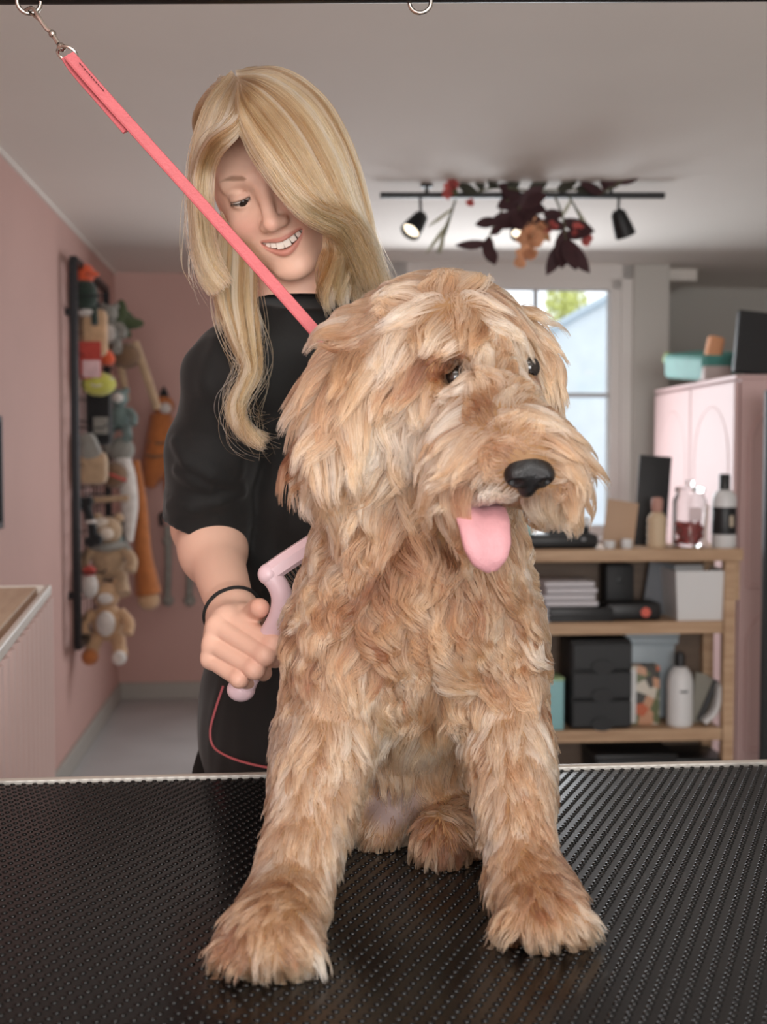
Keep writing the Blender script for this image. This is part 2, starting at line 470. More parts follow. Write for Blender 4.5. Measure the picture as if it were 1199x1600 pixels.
bm = B(); tube(bm, [(0, 0, 0), (0.03, 0, 1.2), (-0.02, 0.02, p.z + 0.1)], [0.10, 0.07, 0.04], 8); obj('trunk', bm, mat('bark', '#6d5a48', 0.9), tr)
bm = B()
for k in range(520):
    v = Vector(RNG.normal(size=3)).normalized() * (RNG.random() ** 0.4)
    c = Vector((v.x * 0.36, v.y * 0.4, p.z + 0.2 + v.z * 0.42))
    t = bmesh.new(); q = [t.verts.new(x) for x in ((-0.06, 0, 0), (0, -0.03, 0.012), (0.07, 0, 0.0), (0, 0.03, 0.012))]; t.faces.new(q)
    addbm(bm, t, Matrix.Translation(c) @ Euler(RNG.uniform(0, 6, 3)).to_matrix().to_4x4())
obj('crown', bm, mat('yellow_green_leaf', '#cfd27a', 0.6), tr, smooth=False)

# ------------------------------------------------------------------ grooming table
TZ = 0.97                                            # top of the mat
c0, c1 = wz(0, 1222, TZ), wz(1199, 1192, TZ)         # the back edge runs through these
ed = (c1 - c0).normalized(); tang = math.atan2(ed.y, ed.x)
TL, TD = 1.10, 0.72
mid = (c0 + c1) / 2
tcen = mid + Vector((-math.sin(tang), math.cos(tang), 0)) * (-TD / 2 + 0.0)
tab = thing('grooming_table', 'black grooming table with studded rubber top and pale metal edge under the dog', 'table', (tcen.x, tcen.y, 0), tang)
M_black = mat('black_rubber', '#08090a', 0.19, spec=0.3)
M_alu = mat('brushed_aluminium', '#c9c3bb', 0.35, metal=0.85)
M_blackmetal = mat('black_metal', '#16161a', 0.4, metal=0.4)
bm = B(); box(bm, (0, 0, TZ - 0.022), (TL - 0.01, TD - 0.01, 0.036)); obj('tabletop', bm, mat('plywood', '#7b6a58', 0.7), tab, smooth=False)
# rubber sheet with raised studs: one mesh
vv = []; ff = []
LA, LB, LY = 0.0117, 0.0039, 0.0074                  # stud lattice
nx, ny = int(TL / LA) - 1, int(TD / LY) - 1
ii, jj = np.meshgrid(np.arange(nx), np.arange(ny), indexing='ij')
cx = (ii + (jj * LB / LA) % 1.0) * LA - nx * LA / 2; cy = jj * LY - ny * LY / 2
cx, cy = cx.ravel(), cy.ravel()
SEG = 12; prof = [(1.0, -0.1), (0.93, 0.30), (0.74, 0.68), (0.42, 0.92)]
ring = []
for r, z in prof:
    for k in range(SEG):
        a = 2 * math.pi * k / SEG; ring.append((r * 0.0029 * math.cos(a), r * 0.0021 * math.sin(a), z * 0.0014))
ring.append((0, 0, 0.0014)); ring = np.array(ring)
V = (np.stack([cx, cy, np.full_like(cx, TZ)], 1)[:, None, :] + ring[None]).reshape(-1, 3)
q = []
for a in range(3):
    for k in range(SEG): q.append((a * SEG + k, a * SEG + (k + 1) % SEG, (a + 1) * SEG + (k + 1) % SEG, (a + 1) * SEG + k))
for k in range(0, SEG, 2): q.append((3 * SEG + k, 3 * SEG + (k + 1) % SEG, 3 * SEG + (k + 2) % SEG, 4 * SEG))
q = np.array(q); F = (np.arange(len(cx))[:, None, None] * len(ring) + q[None]).reshape(-1, 4)
hx, hy = TL / 2 - 0.004, TD / 2 - 0.004
sheet = np.array([(-hx, -hy, TZ), (hx, -hy, TZ), (hx, hy, TZ), (-hx, hy, TZ), (-hx, -hy, TZ - 0.004), (hx, -hy, TZ - 0.004), (hx, hy, TZ - 0.004), (-hx, hy, TZ - 0.004)])
SF = np.array([(0, 1, 2, 3), (7, 6, 5, 4), (0, 4, 5, 1), (1, 5, 6, 2), (2, 6, 7, 3), (3, 7, 4, 0)]) + len(V)
me = np_mesh('rubber_mat', np.vstack([V, sheet]), np.vstack([F, SF]))
sm = np.ones(len(me.polygons), bool); sm[-6:] = False; me.polygons.foreach_set('use_smooth', sm)
mato = link('rubber_mat', me, M_black, tab)
bm = B()
rr = 0.03
loop = []
for sx, sy, a0 in ((1, 1, 0), (-1, 1, 90), (-1, -1, 180), (1, -1, 270)):
    for k in range(7):
        a = math.radians(a0 + k * 15); loop.append((sx * (TL / 2 - rr) + rr * math.cos(a), sy * (TD / 2 - rr) + rr * math.sin(a), TZ - 0.018))
tube(bm, loop, 0, closed=True, flat=(0.006, 0.044), up=(0, 0, 1)); obj('metal_edge', bm, M_alu, tab)
for sx in (-1, 1):
    bm = B(); box(bm, (sx * 0.36, 0, (TZ - 0.04) / 2), (0.05, 0.05, TZ - 0.04), 0.004); box(bm, (sx * 0.36, 0, 0.02), (0.06, 0.6, 0.04), 0.006)
    box(bm, (sx * 0.36, 0, TZ - 0.055), (0.06, 0.56, 0.03), 0.004)
    obj('leg', bm, M_blackmetal, tab)
# overhead bar of the table's frame with eye rings
bl, br = W(-120, -12, 1.12), W(1320, -16, 1.22)
M_steel = mat('polished_steel', '#b9b2aa', 0.22, metal=1.0)
arm = thing('overhead_grooming_bar', 'dark overhead bar with two steel eye rings above the grooming table', 'grooming bar', (bl.x, bl.y, TZ))
o0 = Vector((bl.x, bl.y, TZ))
bm = B(); tube(bm, [bl - o0, br - o0], 0.011, 14); obj('crossbar', bm, mat('dark_steel', '#2b2624', 0.4, metal=0.7), arm)
bm = B()
for e in (bl, br):
    foot = Vector((e.x, e.y, 0.005)); tube(bm, [e - o0, foot - o0], 0.012, 14); box(bm, foot - o0 + Vector((0, 0, 0.0)), (0.12, 0.12, 0.01), 0.003)
obj('upright', bm, M_blackmetal, arm)
def eyering(px, py, d, yaw):
    c = W(px, py, d); bm = B(); pts = []
    r = 0.0105
    for k in range(28):
        a = 2 * math.pi * k / 28; v = Vector((r * math.cos(a), 0, r * math.sin(a))); v.rotate(Euler((0, 0, yaw))); pts.append(c + v - o0)
    tube(bm, pts, 0.0021, 10, closed=True)
    tube(bm, [c + Vector((0, 0, r)) - o0, c + Vector((0, 0, r + 0.016)) - o0], 0.0024, 10)
    obj('eye_ring', bm, M_steel, arm); return c
ringc = eyering(45, 3, 1.127, 0.25); eyering(657, 3, 1.172, -0.1)

# leash: snap hook, loop ring, coral strap
M_coral = mat('coral_leather', '#bb5f64', 0.5, bump=0.15, bscale=400, var=0.04, vscale=60)
lt = W(100, 80, 1.115)
lea = thing('grooming_leash', 'coral pink leather leash running from the overhead bar down to the dog', 'leash', lt)
bm = B()
hook = smoothpath([W(40, 16, 1.124), W(50, 12, 1.113), W(60, 26, 1.110), W(72, 44, 1.114), W(80, 50, 1.115), W(91, 68, 1.115)], 22)
tube(bm, [Vector(p) - lt for p in hook], [0.0016] * 8 + [0.0021] * 14, 8)
tube(bm, [Vector(p) - lt for p in smoothpath([W(44, 18, 1.128), W(56, 27, 1.12), W(66, 36, 1.115), W(78, 48, 1.117)], 12)], 0.0013, 8)
ball(bm, W(82, 53, 1.115) - lt, 0.0036, seg=12); ball(bm, W(96, 74, 1.115) - lt, 0.0042, seg=12)
obj('snap_hook', bm, M_steel, lea)
bm = B(); pts = []
for k in range(22):
    a = 2 * math.pi * k / 22; pts.append(W(105 + 15 * math.cos(a) , 84 + 11 * math.sin(a) + 4 * math.cos(a), 1.115 + 0.004 * math.sin(a)) - lt)
tube(bm, pts, 0.0015, 8, closed=True); obj('loop_ring', bm, M_steel, lea)
end = W(560, 600, 1.06)
bm = B(); sp_ = smoothpath([W(108, 86, 1.111), W(165, 152, 1.109), W(330, 335, 1.10), W(505, 532, 1.085), end], 40)
tube(bm, [Vector(p) - lt for p in sp_], 0, flat=(0.0118, 0.0035), up=(0.35, -1, 0.3)); obj('strap', bm, M_coral, lea)
bm = B(); sp2 = smoothpath([W(104, 88, 1.116), W(120, 112, 1.1175), W(160, 158, 1.1145), W(200, 204, 1.1105)], 16)
tube(bm, [Vector(p) - lt for p in sp2], 0, flat=(0.0112, 0.003), up=(0.35, -1, 0.3)); obj('strap_fold', bm, M_coral, lea)
bm = B()
for k in range(11):
    f = k / 11; a = W(124 + 40 * f, 98 + 46 * f, 1.1075); b_ = W(124 + 40 * (f + 0.055), 98 + 46 * (f + 0.055), 1.1073)
    tube(bm, [a - lt, b_ - lt], 0.0005, 6)
obj('stitching', bm, mat('dark_thread', '#5a2a2e', 0.8), lea)
# ------------------------------------------------------------------ the dog
def on_table(px, py, up):
    p = wz(px, py, TZ); return Vector((p.x, p.y, TZ + up))
D = {}
D['skull'] = W(692, 572, 1.02)
D['nose'] = W(826, 737, 0.868)
fwd = (D['nose'] - W(752, 610, 0.985)).normalized()        # muzzle axis
side = Vector((0, 0, 1)).cross(fwd).normalized()            # towards the dog's left (viewer's right)
upv = fwd.cross(side).normalized()
HR = np.array([list(side), list(fwd), list(upv)], np.float32).T
pawL, pawR = on_table(424, 1502, 0.022), on_table(846, 1458, 0.022)
hindL, hindR = on_table(592, 1325, 0.016), on_table(690, 1350, 0.022)
earL = [W(575, 530, 1.0), W(545, 610, 0.975), W(530, 700, 0.97), W(540, 765, 0.98)]
earR = [W(808, 510, 1.05), W(840, 570, 1.03), W(843, 625, 1.03), W(832, 670, 1.04)]
def dog_sdf(P):
    d = s_ell(P, D['skull'], (0.072, 0.078, 0.076), HR)
    d = smin(d, s_ell(P, W(650, 620, 1.01), (0.066, 0.06, 0.075)), 0.03)
    # muzzle: square and deep, lips below
    m = s_cone(P, W(752, 625, 0.97), W(808, 715, 0.89), 0.046, 0.031)
    m = smin(m, s_ell(P, W(722, 735, 0.915), (0.026, 0.045, 0.034), HR), 0.025)
    m = smin(m, s_ell(P, W(862, 735, 0.915), (0.024, 0.038, 0.034), HR), 0.025)
    d = smin(d, m, 0.025)
    d = smin(d, s_cone(P, W(725, 740, 0.98), W(752, 822, 0.905), 0.030, 0.018), 0.012)      # lower jaw
    d = smax(d, -s_ell(P, W(752, 797, 0.885), (0.021, 0.05, 0.009), HR), 0.006)             # open mouth
    d = smax(d, -s_ball(P, W(712, 588, 0.945), 0.016), 0.012)                               # eye sockets
    d = smax(d, -s_ball(P, W(826, 574, 0.955), 0.014), 0.012)
    e = chain(P, earL, [0.018, 0.03, 0.032, 0.022]); d = smin(d, e, 0.02)
    e = chain(P, earR, [0.014, 0.017, 0.017, 0.012]); d = smin(d, e, 0.015)
    # neck, chest, trunk, rump
    b = s_cone(P, W(670, 640, 1.03), W(655, 890, 1.06), 0.072, 0.082)
    b = smin(b, s_ell(P, W(655, 965, 1.07), (0.086, 0.088, 0.105)), 0.05)
    b = smin(b, s_ell(P, W(655, 1120, 1.17), (0.066, 0.09, 0.13)), 0.05)
    b = smin(b, s_ell(P, W(655, 1235, 1.24), (0.09, 0.10, 0.085)), 0.05)
    d = smin(d, b, 0.04)
    # front legs
    fl = chain(P, [W(545, 985, 1.03), W(518, 1130, 1.01), W(482, 1290, 0.96), W(452, 1405, 0.92)], [0.050, 0.038, 0.031, 0.028])
    fl = smin(fl, s_ell(P, pawL, (0.033, 0.046, 0.023)), 0.022)
    fl = smin(fl, s_cone(P, W(452, 1405, 0.92), pawL, 0.029, 0.024), 0.01)
    fr = chain(P, [W(765, 990, 1.05), W(792, 1130, 1.03), W(808, 1280, 0.975), W(822, 1370, 0.945)], [0.047, 0.034, 0.028, 0.026])
    fr = smin(fr, s_ell(P, pawR, (0.031, 0.044, 0.023)), 0.022)
    fr = smin(fr, s_cone(P, W(822, 1370, 0.945), pawR, 0.028, 0.023), 0.01)
    d = smin(d, np.minimum(fl, fr), 0.018)
    # toes of the front paws
    for c, ds in ((pawL, (-0.026, -0.010, 0.008, 0.024)), (pawR, (-0.024, -0.008, 0.008, 0.023))):
        for x in ds: d = smin(d, s_ball(P, c + Vector((x, -0.036 + abs(x) * 0.5, -0.005)), 0.0125), 0.006)
    # hind legs folded beside the trunk: thigh, shank, foot
    h = s_ell(P, W(497, 1200, 1.17), (0.042, 0.085, 0.085)); h = smin(h, s_cone(P, W(500, 1255, 1.12), hindL + Vector((-0.03, 0.05, 0.01)), 0.04, 0.026), 0.02)
    h = smin(h, s_cone(P, hindL + Vector((-0.03, 0.06, 0.004)), hindL, 0.022, 0.019), 0.012)
    d = smin(d, h, 0.02)
    h = s_ell(P, W(795, 1200, 1.21), (0.042, 0.085, 0.085)); h = smin(h, s_cone(P, W(790, 1255, 1.15), hindR + Vector((0.05, 0.06, 0.01)), 0.04, 0.028), 0.02)
    h = smin(h, s_cone(P, hindR + Vector((0.045, 0.06, 0.004)), hindR, 0.026, 0.025), 0.012)
    d = smin(d, h, 0.02)
    # tail on the table behind
    d = smin(d, chain(P, [W(655, 1250, 1.30), W(690, 1240, 1.36), W(740, 1215, 1.37)], [0.03, 0.02, 0.012]), 0.02)
    return np.maximum(d, (TZ + 0.0015) - P[:, 2])
dv, df = surface_nets(dog_sdf, (-0.22, 0.76, TZ - 0.012), (0.33, 1.42, 1.55), 0.0042)
g = grad(dog_sdf, dv)
dme = np_mesh('dog', dv, df)
# bare skin on the belly and inside the hind legs is greyish pink, under the coat elsewhere tan
belly = W(612, 1250, 1.10)
bw = np.clip(1 - np.linalg.norm((dv - A3(belly)) / np.array([0.036, 0.07, 0.034], np.float32), axis=1), 0, 1)[:, None]
bw = np.clip(bw * 2.2, 0, 1)
mouth = np.maximum(np.clip(1.6 - np.linalg.norm((dv - A3(W(752, 800, 0.89))) / 0.026, axis=1), 0, 1), np.clip(1.6 - np.linalg.norm((dv - A3(W(703, 825, 0.935))) / 0.014, axis=1), 0, 1))[:, None]
base = np.array(lin('#80603f'))[None] * np.ones((len(dv), 1))
for px, py, r in ((712, 588, 0.017), (826, 576, 0.014)):
    hh = W(px, py, 0.955); ew = np.clip(1.5 - np.linalg.norm(dv - A3(hh), axis=1) / r, 0, 1)[:, None]; base = base * (1 - ew) + np.array(lin('#2a1a12')) * ew
cols = base * (1 - bw) + np.array(lin('#7d6a65')) * bw
cols = cols * (1 - mouth) + np.array(lin('#2c1a17')) * mouth
vcol(dme, cols)
dog = link('dog', dme, mat('dog_skin', '#a06f47', 0.7, attr='tone'))
tag(dog, 'curly apricot dog sitting on the black grooming table with its pink tongue out', 'dog')
# nose with nostrils
def nose_sdf(P):
    q = (P - A3(D['nose'])) @ HR
    d = s_ell(q, (0, -0.002, 0.0), (0.0175, 0.013, 0.0125))
    d = smin(d, s_ell(q, (0, -0.012, 0.004), (0.014, 0.012, 0.010)), 0.006)
    d = smin(d, s_ell(q, (0, 0.002, -0.011), (0.0065, 0.008, 0.008)), 0.006)
    for s in (-1, 1):
        d = smin(d, s_ball(q, (s * 0.010, 0.004, -0.001), 0.0085), 0.004)
        d = smax(d, -s_cone(q, (s * 0.0075, 0.016, -0.003), (s * 0.013, 0.008, -0.004), 0.0035, 0.003), 0.003)
    return smax(d, -s_cone(q, (0, 0.0155, 0.006), (0, 0.013, -0.02), 0.0010, 0.0012), 0.002)
nc = D['nose']; nv, nf = surface_nets(nose_sdf, [c - 0.032 for c in nc], [c + 0.032 for c in nc], 0.0009)
link('nose', np_mesh('nose', nv, nf), mat('wet_black_nose', '#0e0e10', 0.3, spec=0.45, bump=0.25, bscale=900), dog)
ebv = BVHTree.FromPolygons([tuple(v) for v in dv], [tuple(f) for f in df])
for px, py, dd in ((711, 590, 0.004), (824, 575, 0.0085)):
    o_ = Vector((0, 0, CAMZ)); dr_ = (W(px, py, 1) - o_).normalized(); hit_ = ebv.ray_cast(o_, dr_)[0]
    bm = B(); ball(bm, hit_ + dr_ * dd, 0.0105, seg=20); obj('eye', bm, mat('dark_eye', '#120b08', 0.08, spec=0.7), dog)
# tongue: a curved slab with a groove, hanging over the lower lip
tp = smoothpath([W(748, 776, 0.950), W(750, 786, 0.918), W(753, 800, 0.892), W(758, 828, 0.876), W(764, 862, 0.872), W(769, 893, 0.875)], 26)
tw = np.interp(np.linspace(0, 1, 26), [0, 0.2, 0.5, 0.75, 0.9, 1], [0.013, 0.0190, 0.0205, 0.0182, 0.0132, 0.0045])
bm = B(); rows = []
for k in range(26):
    t = Vector(tp[min(k + 1, 25)] - tp[max(k - 1, 0)]).normalized(); sx = Vector((0.97, 0.22, -0.08)); sx = (sx - t * sx.dot(t)).normalized(); nn = sx.cross(t)
    if nn.y > 0: nn = -nn
    r = []
    for a in range(16):
        an = 2 * math.pi * a / 16; x = math.cos(an); y = math.sin(an)
        gr = 0.0026 * math.exp(-(x / 0.20) ** 2) if y > 0 else 0
        r.append(bm.verts.new(Vector(tp[k]) + sx * x * tw[k] + nn * (math.copysign(abs(y) ** 0.7, y) * 0.0042 * min(1, tw[k] / 0.012) - gr)))
    rows.append(r)
for a, b_ in zip(rows, rows[1:]):
    for k in range(16): bm.faces.new((a[k], a[(k + 1) % 16], b_[(k + 1) % 16], b_[k]))
bm.faces.new(rows[0][::-1]); bm.faces.new(rows[-1])
obj('tongue', bm, mat('pink_tongue', '#b7858a', 0.45, var=0.05, vscale=150, bump=0.2, bscale=700), dog, angle=70)

# ---- coat: strands combed by guides (pixel, image direction, length in m, lift)
bvh = BVHTree.FromPolygons([tuple(v) for v in dv], [tuple(f) for f in df])
RIGHT, UPI, FWDC = Vector((1, 0, 0)), Vector((0, SP, CP)), Vector((0, CP, -SP))
GUIDES = [
 # crown and topknot
 (700, 455, .25, -1, .022, .7), (735, 450, .55, -.5, .024, .6), (660, 452, -.6, -.5, .028, .5), (610, 470, -1, .0, .04, .5), (565, 500, -1, -.1, .045, .6), (530, 530, -1, .35, .045, .5),
 (640, 500, -.8, .45, .045, .35), (690, 500, -.45, .8, .035, .35), (600, 540, -.6, .8, .05, .3), (650, 560, -.45, 1, .045, .3), (680, 548, -.5, .8, .018, .4), (712, 555, -.2, .9, .010, .4), (735, 575, .0, -.9, .012, .4), (690, 600, -.4, 1, .012, .2), (715, 612, -.5, .8, .010, .2), (820, 552, .5, .8, .012, .3), (815, 595, .3, .8, .010, .2),
 (740, 500, .15, 1, .04, .4), (780, 500, .5, .85, .04, .35), (820, 510, .6, .8, .04, .35), (850, 545, .4, 1, .045, .3), (868, 600, .1, 1, .045, .25), (800, 530, .3, 1, .03, .3),
 # between the eyes and bridge
 (765, 590, .05, -1, .022, .5), (775, 560, .1, -1, .026, .5), (750, 610, -.3, -.7, .022, .45), (790, 610, .3, -.8, .022, .45), (780, 650, -.1, -.8, .018, .35), (800, 690, 0, -.6, .012, .3), (795, 712, -.5, -.6, .010, .3), (852, 708, .6, -.5, .012, .3), (785, 742, -.9, .3, .016, .3), (868, 742, .9, .3, .018, .3), (805, 772, -.5, .8, .016, .3), (845, 770, .3, .9, .018, .3),
 # muzzle sides
 (735, 640, -.9, .1, .03, .35), (720, 670, -.95, .5, .036, .3), (700, 710, -.8, .75, .04, .3), (760, 690, -.8, .45, .032, .25), (770, 730, -.7, .75, .036, .25), (720, 750, -.45, 1, .04, .25), (760, 770, -.3, 1, .03, .25), (700, 790, -.25, 1, .034, .3),
 (830, 665, .6, .5, .03, .35), (855, 680, .8, .5, .034, .35), (875, 715, .75, .8, .038, .35), (885, 750, .4, 1, .04, .35), (862, 770, .1, 1, .036, .3), (845, 775, -.2, 1, .026, .25), (840, 700, .7, .4, .02, .3),
 # cheeks
 (640, 620, -.2, 1, .036, .3), (620, 680, -.3, 1, .04, .3), (600, 730, -.5, .8, .04, .35), (650, 700, -.45, .9, .04, .3), (640, 770, -.25, 1, .045, .3), (670, 650, -.5, .9, .03, .3), (700, 620, -.4, .9, .02, .3), (690, 820, 0, 1, .035, .3),
 # the hanging ears
 (555, 560, -.45, .9, .05, .3), (520, 600, -.35, 1, .05, .3), (490, 660, -.25, 1, .05, .35), (475, 710, -.3, 1, .05, .4), (500, 740, -.1, 1, .055, .3), (540, 700, -.05, 1, .05, .25), (530, 780, .0, 1, .05, .3), (560, 640, -.1, 1, .045, .25), (565, 760, .1, 1, .04, .3),
 # neck and chest
 (560, 860, -.4, 1, .036, .7), (620, 860, -.5, .9, .036, .8), (680, 880, .4, 1, .036, .8), (740, 900, .3, 1, .036, .5), (800, 880, .5, 1, .034, .45), (500, 890, -.6, .8, .036, .5),
 (560, 960, -.3, 1, .036, .5), (640, 960, .1, 1, .036, .55), (720, 960, .1, 1, .036, .5), (800, 960, .5, .9, .034, .4), (470, 960, -.7, .7, .034, .45), (845, 990, .7, .8, .03, .4),
 (600, 1050, .0, 1, .036, .45), (660, 1080, .0, 1, .038, .45), (700, 1140, .2, 1, .052, .55), (640, 1140, -.1, 1, .055, .6), (600, 1190, -.2, 1, .036, .45), (670, 1185, .1, 1, .045, .5), (690, 1230, .3, 1, .022, .3), (610, 1260, -.1, 1, .010, .2),
 # front legs
 (480, 1060, -.4, 1, .03, .3), (520, 1120, .0, 1, .03, .3), (560, 1150, .3, 1, .028, .3), (455, 1160, -.5, .9, .03, .35), (500, 1220, .0, 1, .027, .25), (440, 1250, -.35, 1, .027, .3), (545, 1250, .35, 1, .026, .3), (470, 1320, -.1, 1, .025, .25), (410, 1340, -.5, .9, .025, .3), (520, 1330, .35, 1, .024, .3), (440, 1400, -.25, 1, .024, .3),
 (500, 1420, .3, 1, .022, .3), (350, 1460, -.8, .55, .022, .3), (400, 1460, -.2, 1, .024, .3), (450, 1470, .2, 1, .024, .3), (495, 1460, .7, .7, .022, .3), (380, 1520, -.2, 1, .018, .3), (440, 1520, .15, 1, .018, .3),
 (780, 1060, .1, 1, .03, .3), (830, 1060, .4, 1, .03, .3), (760, 1150, -.3, 1, .03, .3), (810, 1150, .1, 1, .028, .25), (860, 1160, .5, 1, .027, .3), (760, 1250, -.25, 1, .026, .3), (820, 1250, .1, 1, .025, .25), (870, 1270, .4, 1, .025, .3), (780, 1340, -.2, 1, .024, .3), (840, 1340, .2, 1, .024, .3), (880, 1360, .5, .9, .022, .3),
 (800, 1430, -.4, .9, .022, .3), (850, 1420, .2, 1, .024, .3), (900, 1430, .8, .6, .022, .3), (830, 1470, .0, 1, .018, .3), (890, 1470, .4, .9, .018, .3),
 # thigh and hind paws
 (430, 1170, -.6, .7, .03, .4), (425, 1215, -.5, .9, .03, .35), (680, 1310, .0, .9, .024, .6), (650, 1320, -.6, .6, .022, .6), (720, 1330, .4, .8, .022, .5), (690, 1350, .1, 1, .02, .5), (590, 1310, -.2, 1, .018, .4),
]
gp, gd, gl, gf = [], [], [], []
for px, py, dx, dy, L, lf in GUIDES:
    o = Vector((0, 0, CAMZ)); dr = (W(px, py, 1.0) - o).normalized()
    hit, nrm, _, _ = bvh.ray_cast(o, dr)
    if hit is None:
        hit, nrm, _, _ = bvh.find_nearest(W(px, py, 1.0))
    v = RIGHT * dx - UPI * dy; v = (v - nrm * v.dot(nrm))
    gp.append(list(hit)); gd.append(list(v.normalized())); gl.append(L); gf.append(lf)
# the far side: hair hangs down and back
for p, v, L, lf in ((W(690, 520, 1.10), (0, .5, -.6), .045, .4), (W(655, 700, 1.16), (0, .2, -1), .04, .4), (W(655, 950, 1.2), (0, .3, -1), .034, .4), (W(655, 1150, 1.32), (0, .4, -1), .03, .4),
                    (W(470, 1000, 1.15), (-.2, .4, -1), .03, .4), (W(860, 1000, 1.15), (.2, .4, -1), .03, .4), (W(880, 1150, 1.25), (.3, .3, -1), .03, .4), (W(420, 1150, 1.25), (-.3, .3, -1), .03, .4), (W(560, 600, 1.1), (-.2, .4, -1), .04, .4), (W(820, 600, 1.1), (.2, .3, -1), .04, .4)):
    gp.append(list(p)); gd.append(list(v)); gl.append(L); gf.append(lf)
gp, gd, gl, gf = map(lambda a: np.array(a, np.float32), (gp, gd, gl, gf))

def sample_mesh(V, F, n, rng, dens=None):
    a, b_, c, d = (V[F[:, k]] for k in range(4))
    ar = 0.5 * np.linalg.norm(np.cross(c - a, d - b_), axis=1)
    if dens is not None: ar = ar * dens
    f = rng.choice(len(F), n, p=ar / ar.sum())
    u, v = rng.random((2, n, 1)).astype(np.float32)
    return (a[f] * (1 - u) + b_[f] * u) * (1 - v) + (d[f] * (1 - u) + c[f] * u) * v
def nearest(A, Bq, k=1, chunk=4000):
    out = []
    for s in range(0, len(Bq), chunk):
        d2 = ((Bq[s:s + chunk, None, :] - A[None]) ** 2).sum(2)
        out.append(np.argpartition(d2, k - 1, axis=1)[:, :k] if k > 1 else d2.argmin(1)[:, None])
    return np.vstack(out)
def nearest_tree(A, Bq, k=1):
    from mathutils.kdtree import KDTree
    kd = KDTree(len(A))
    for i, p in enumerate(A): kd.insert(p, i)
    kd.balance()
    return np.array([[x[1] for x in kd.find_n(p, k)] for p in Bq])
def groom(roots, seed, clump_n, big_n, n=10, curl=0.0042, freq=1.25, tight=0.70, jit=0.16):
    rng = np.random.default_rng(seed)
    N = len(roots)
    ts = np.linspace(0, 1, n, dtype=np.float32)
    def field(R):
        nr = grad(dog_sdf, R)
        v = np.empty_like(R); L = np.empty(len(R), np.float32); lf = np.empty(len(R), np.float32)
        for s in range(0, len(R), 20000):
            d2 = ((R[s:s + 20000, None, :] - gp[None]) ** 2).sum(2) + 1e-5
            w = 1 / d2 ** 2; w /= w.sum(1, keepdims=True)
            v[s:s + 20000] = w @ gd; L[s:s + 20000] = w @ gl; lf[s:s + 20000] = w @ gf
        v -= nr * (v * nr).sum(1, keepdims=True); v /= np.linalg.norm(v, axis=1, keepdims=True) + 1e-6
        return nr, v, L, lf
    def strand(R, nr, v, L, lf):
        pts = [R]; p = R.copy()
        for i in range(n - 1):
            t = i / (n - 1)
            d = v + nr * (lf * (1 - 1.35 * t))[:, None] + np.array([0, 0, -0.45 * t], np.float32)
            d /= np.linalg.norm(d, axis=1, keepdims=True)
            p = p + d * (L / (n - 1))[:, None]; pts.append(p)
        return np.stack(pts, 1)
    def wave(S_, nr, v, amp, fq, ph):
        b_ = np.cross(nr, v); k = ts[None] ** 0.8
        w1 = amp[:, None] * np.sin(6.283 * fq[:, None] * ts[None] + ph[:, None]) * k
        w2 = amp[:, None] * 0.6 * np.cos(6.283 * fq[:, None] * ts[None] + ph[:, None]) * k
        return S_ + b_[:, None, :] * w1[..., None] + nr[:, None, :] * w2[..., None]
    ch = A3(W(650, 930, 0.98))
    curly = lambda R: 0.6 + 2.0 * np.exp(-(np.linalg.norm(R - ch, axis=1) / 0.11) ** 2)
    # wide locks, each with its own lean and wave
    bi = rng.choice(N, big_n, replace=False); BR = roots[bi]
    nr, v, L, lf = field(BR)
    mz_ = np.exp(-(np.linalg.norm(BR - A3(W(780, 700, 0.91)), axis=1) / 0.07) ** 4)      # the moustache lies in order
    v = v + np.cross(nr, v) * (rng.normal(0, 0.34, big_n) * (1 - 0.65 * mz_))[:, None]; L = L * rng.uniform(0.9, 1.3, big_n); lf = lf * rng.uniform(0.35, 1.9, big_n)
    BS = wave(strand(BR, nr, v, L, lf), nr, v, curl * rng.uniform(0.5, 1.4, big_n) * curly(BR), freq * rng.uniform(0.7, 1.3, big_n), rng.uniform(0, 6.28, big_n))
    # fine tufts inside the locks
    ci = rng.choice(N, clump_n, replace=False); CRt = roots[ci]
    nr, v, L, lf = field(CRt)
    v = v + np.cross(nr, v) * rng.normal(0, 0.20, (clump_n, 1)); L = L * rng.uniform(0.75, 1.15, clump_n); lf = lf * rng.uniform(0.6, 1.4, clump_n)
    CS = wave(strand(CRt, nr, v, L, lf), nr, v, 0.5 * curl * rng.uniform(0.4, 1.4, clump_n) * curly(CRt), 1.3 * freq * rng.uniform(0.7, 1.3, clump_n), rng.uniform(0, 6.28, clump_n))
    bo_ = nearest_tree(BR, CRt, 1)[:, 0]
    tgt = BS[bo_] + (CRt - BR[bo_])[:, None, :] * (1 - 0.58 * ts[None, :, None])
    leg = np.clip((1.13 - CRt[:, 2]) / 0.05, 0, 1).astype(np.float32)      # the legs carry shorter, finer waves
    k = np.minimum(1, ts * 1.5)[None, :, None] * (0.82 - 0.60 * leg)[:, None, None]
    CS = CS * (1 - k) + tgt * k
    own = nearest_tree(CRt, roots, 1)[:, 0]
    hd_ = np.exp(-(np.linalg.norm(roots - A3(W(670, 620, 1.0)), axis=1) / 0.15) ** 4).astype(np.float32)   # longer, smoother locks on the head
    out = np.empty((N, n, 3), np.float32)
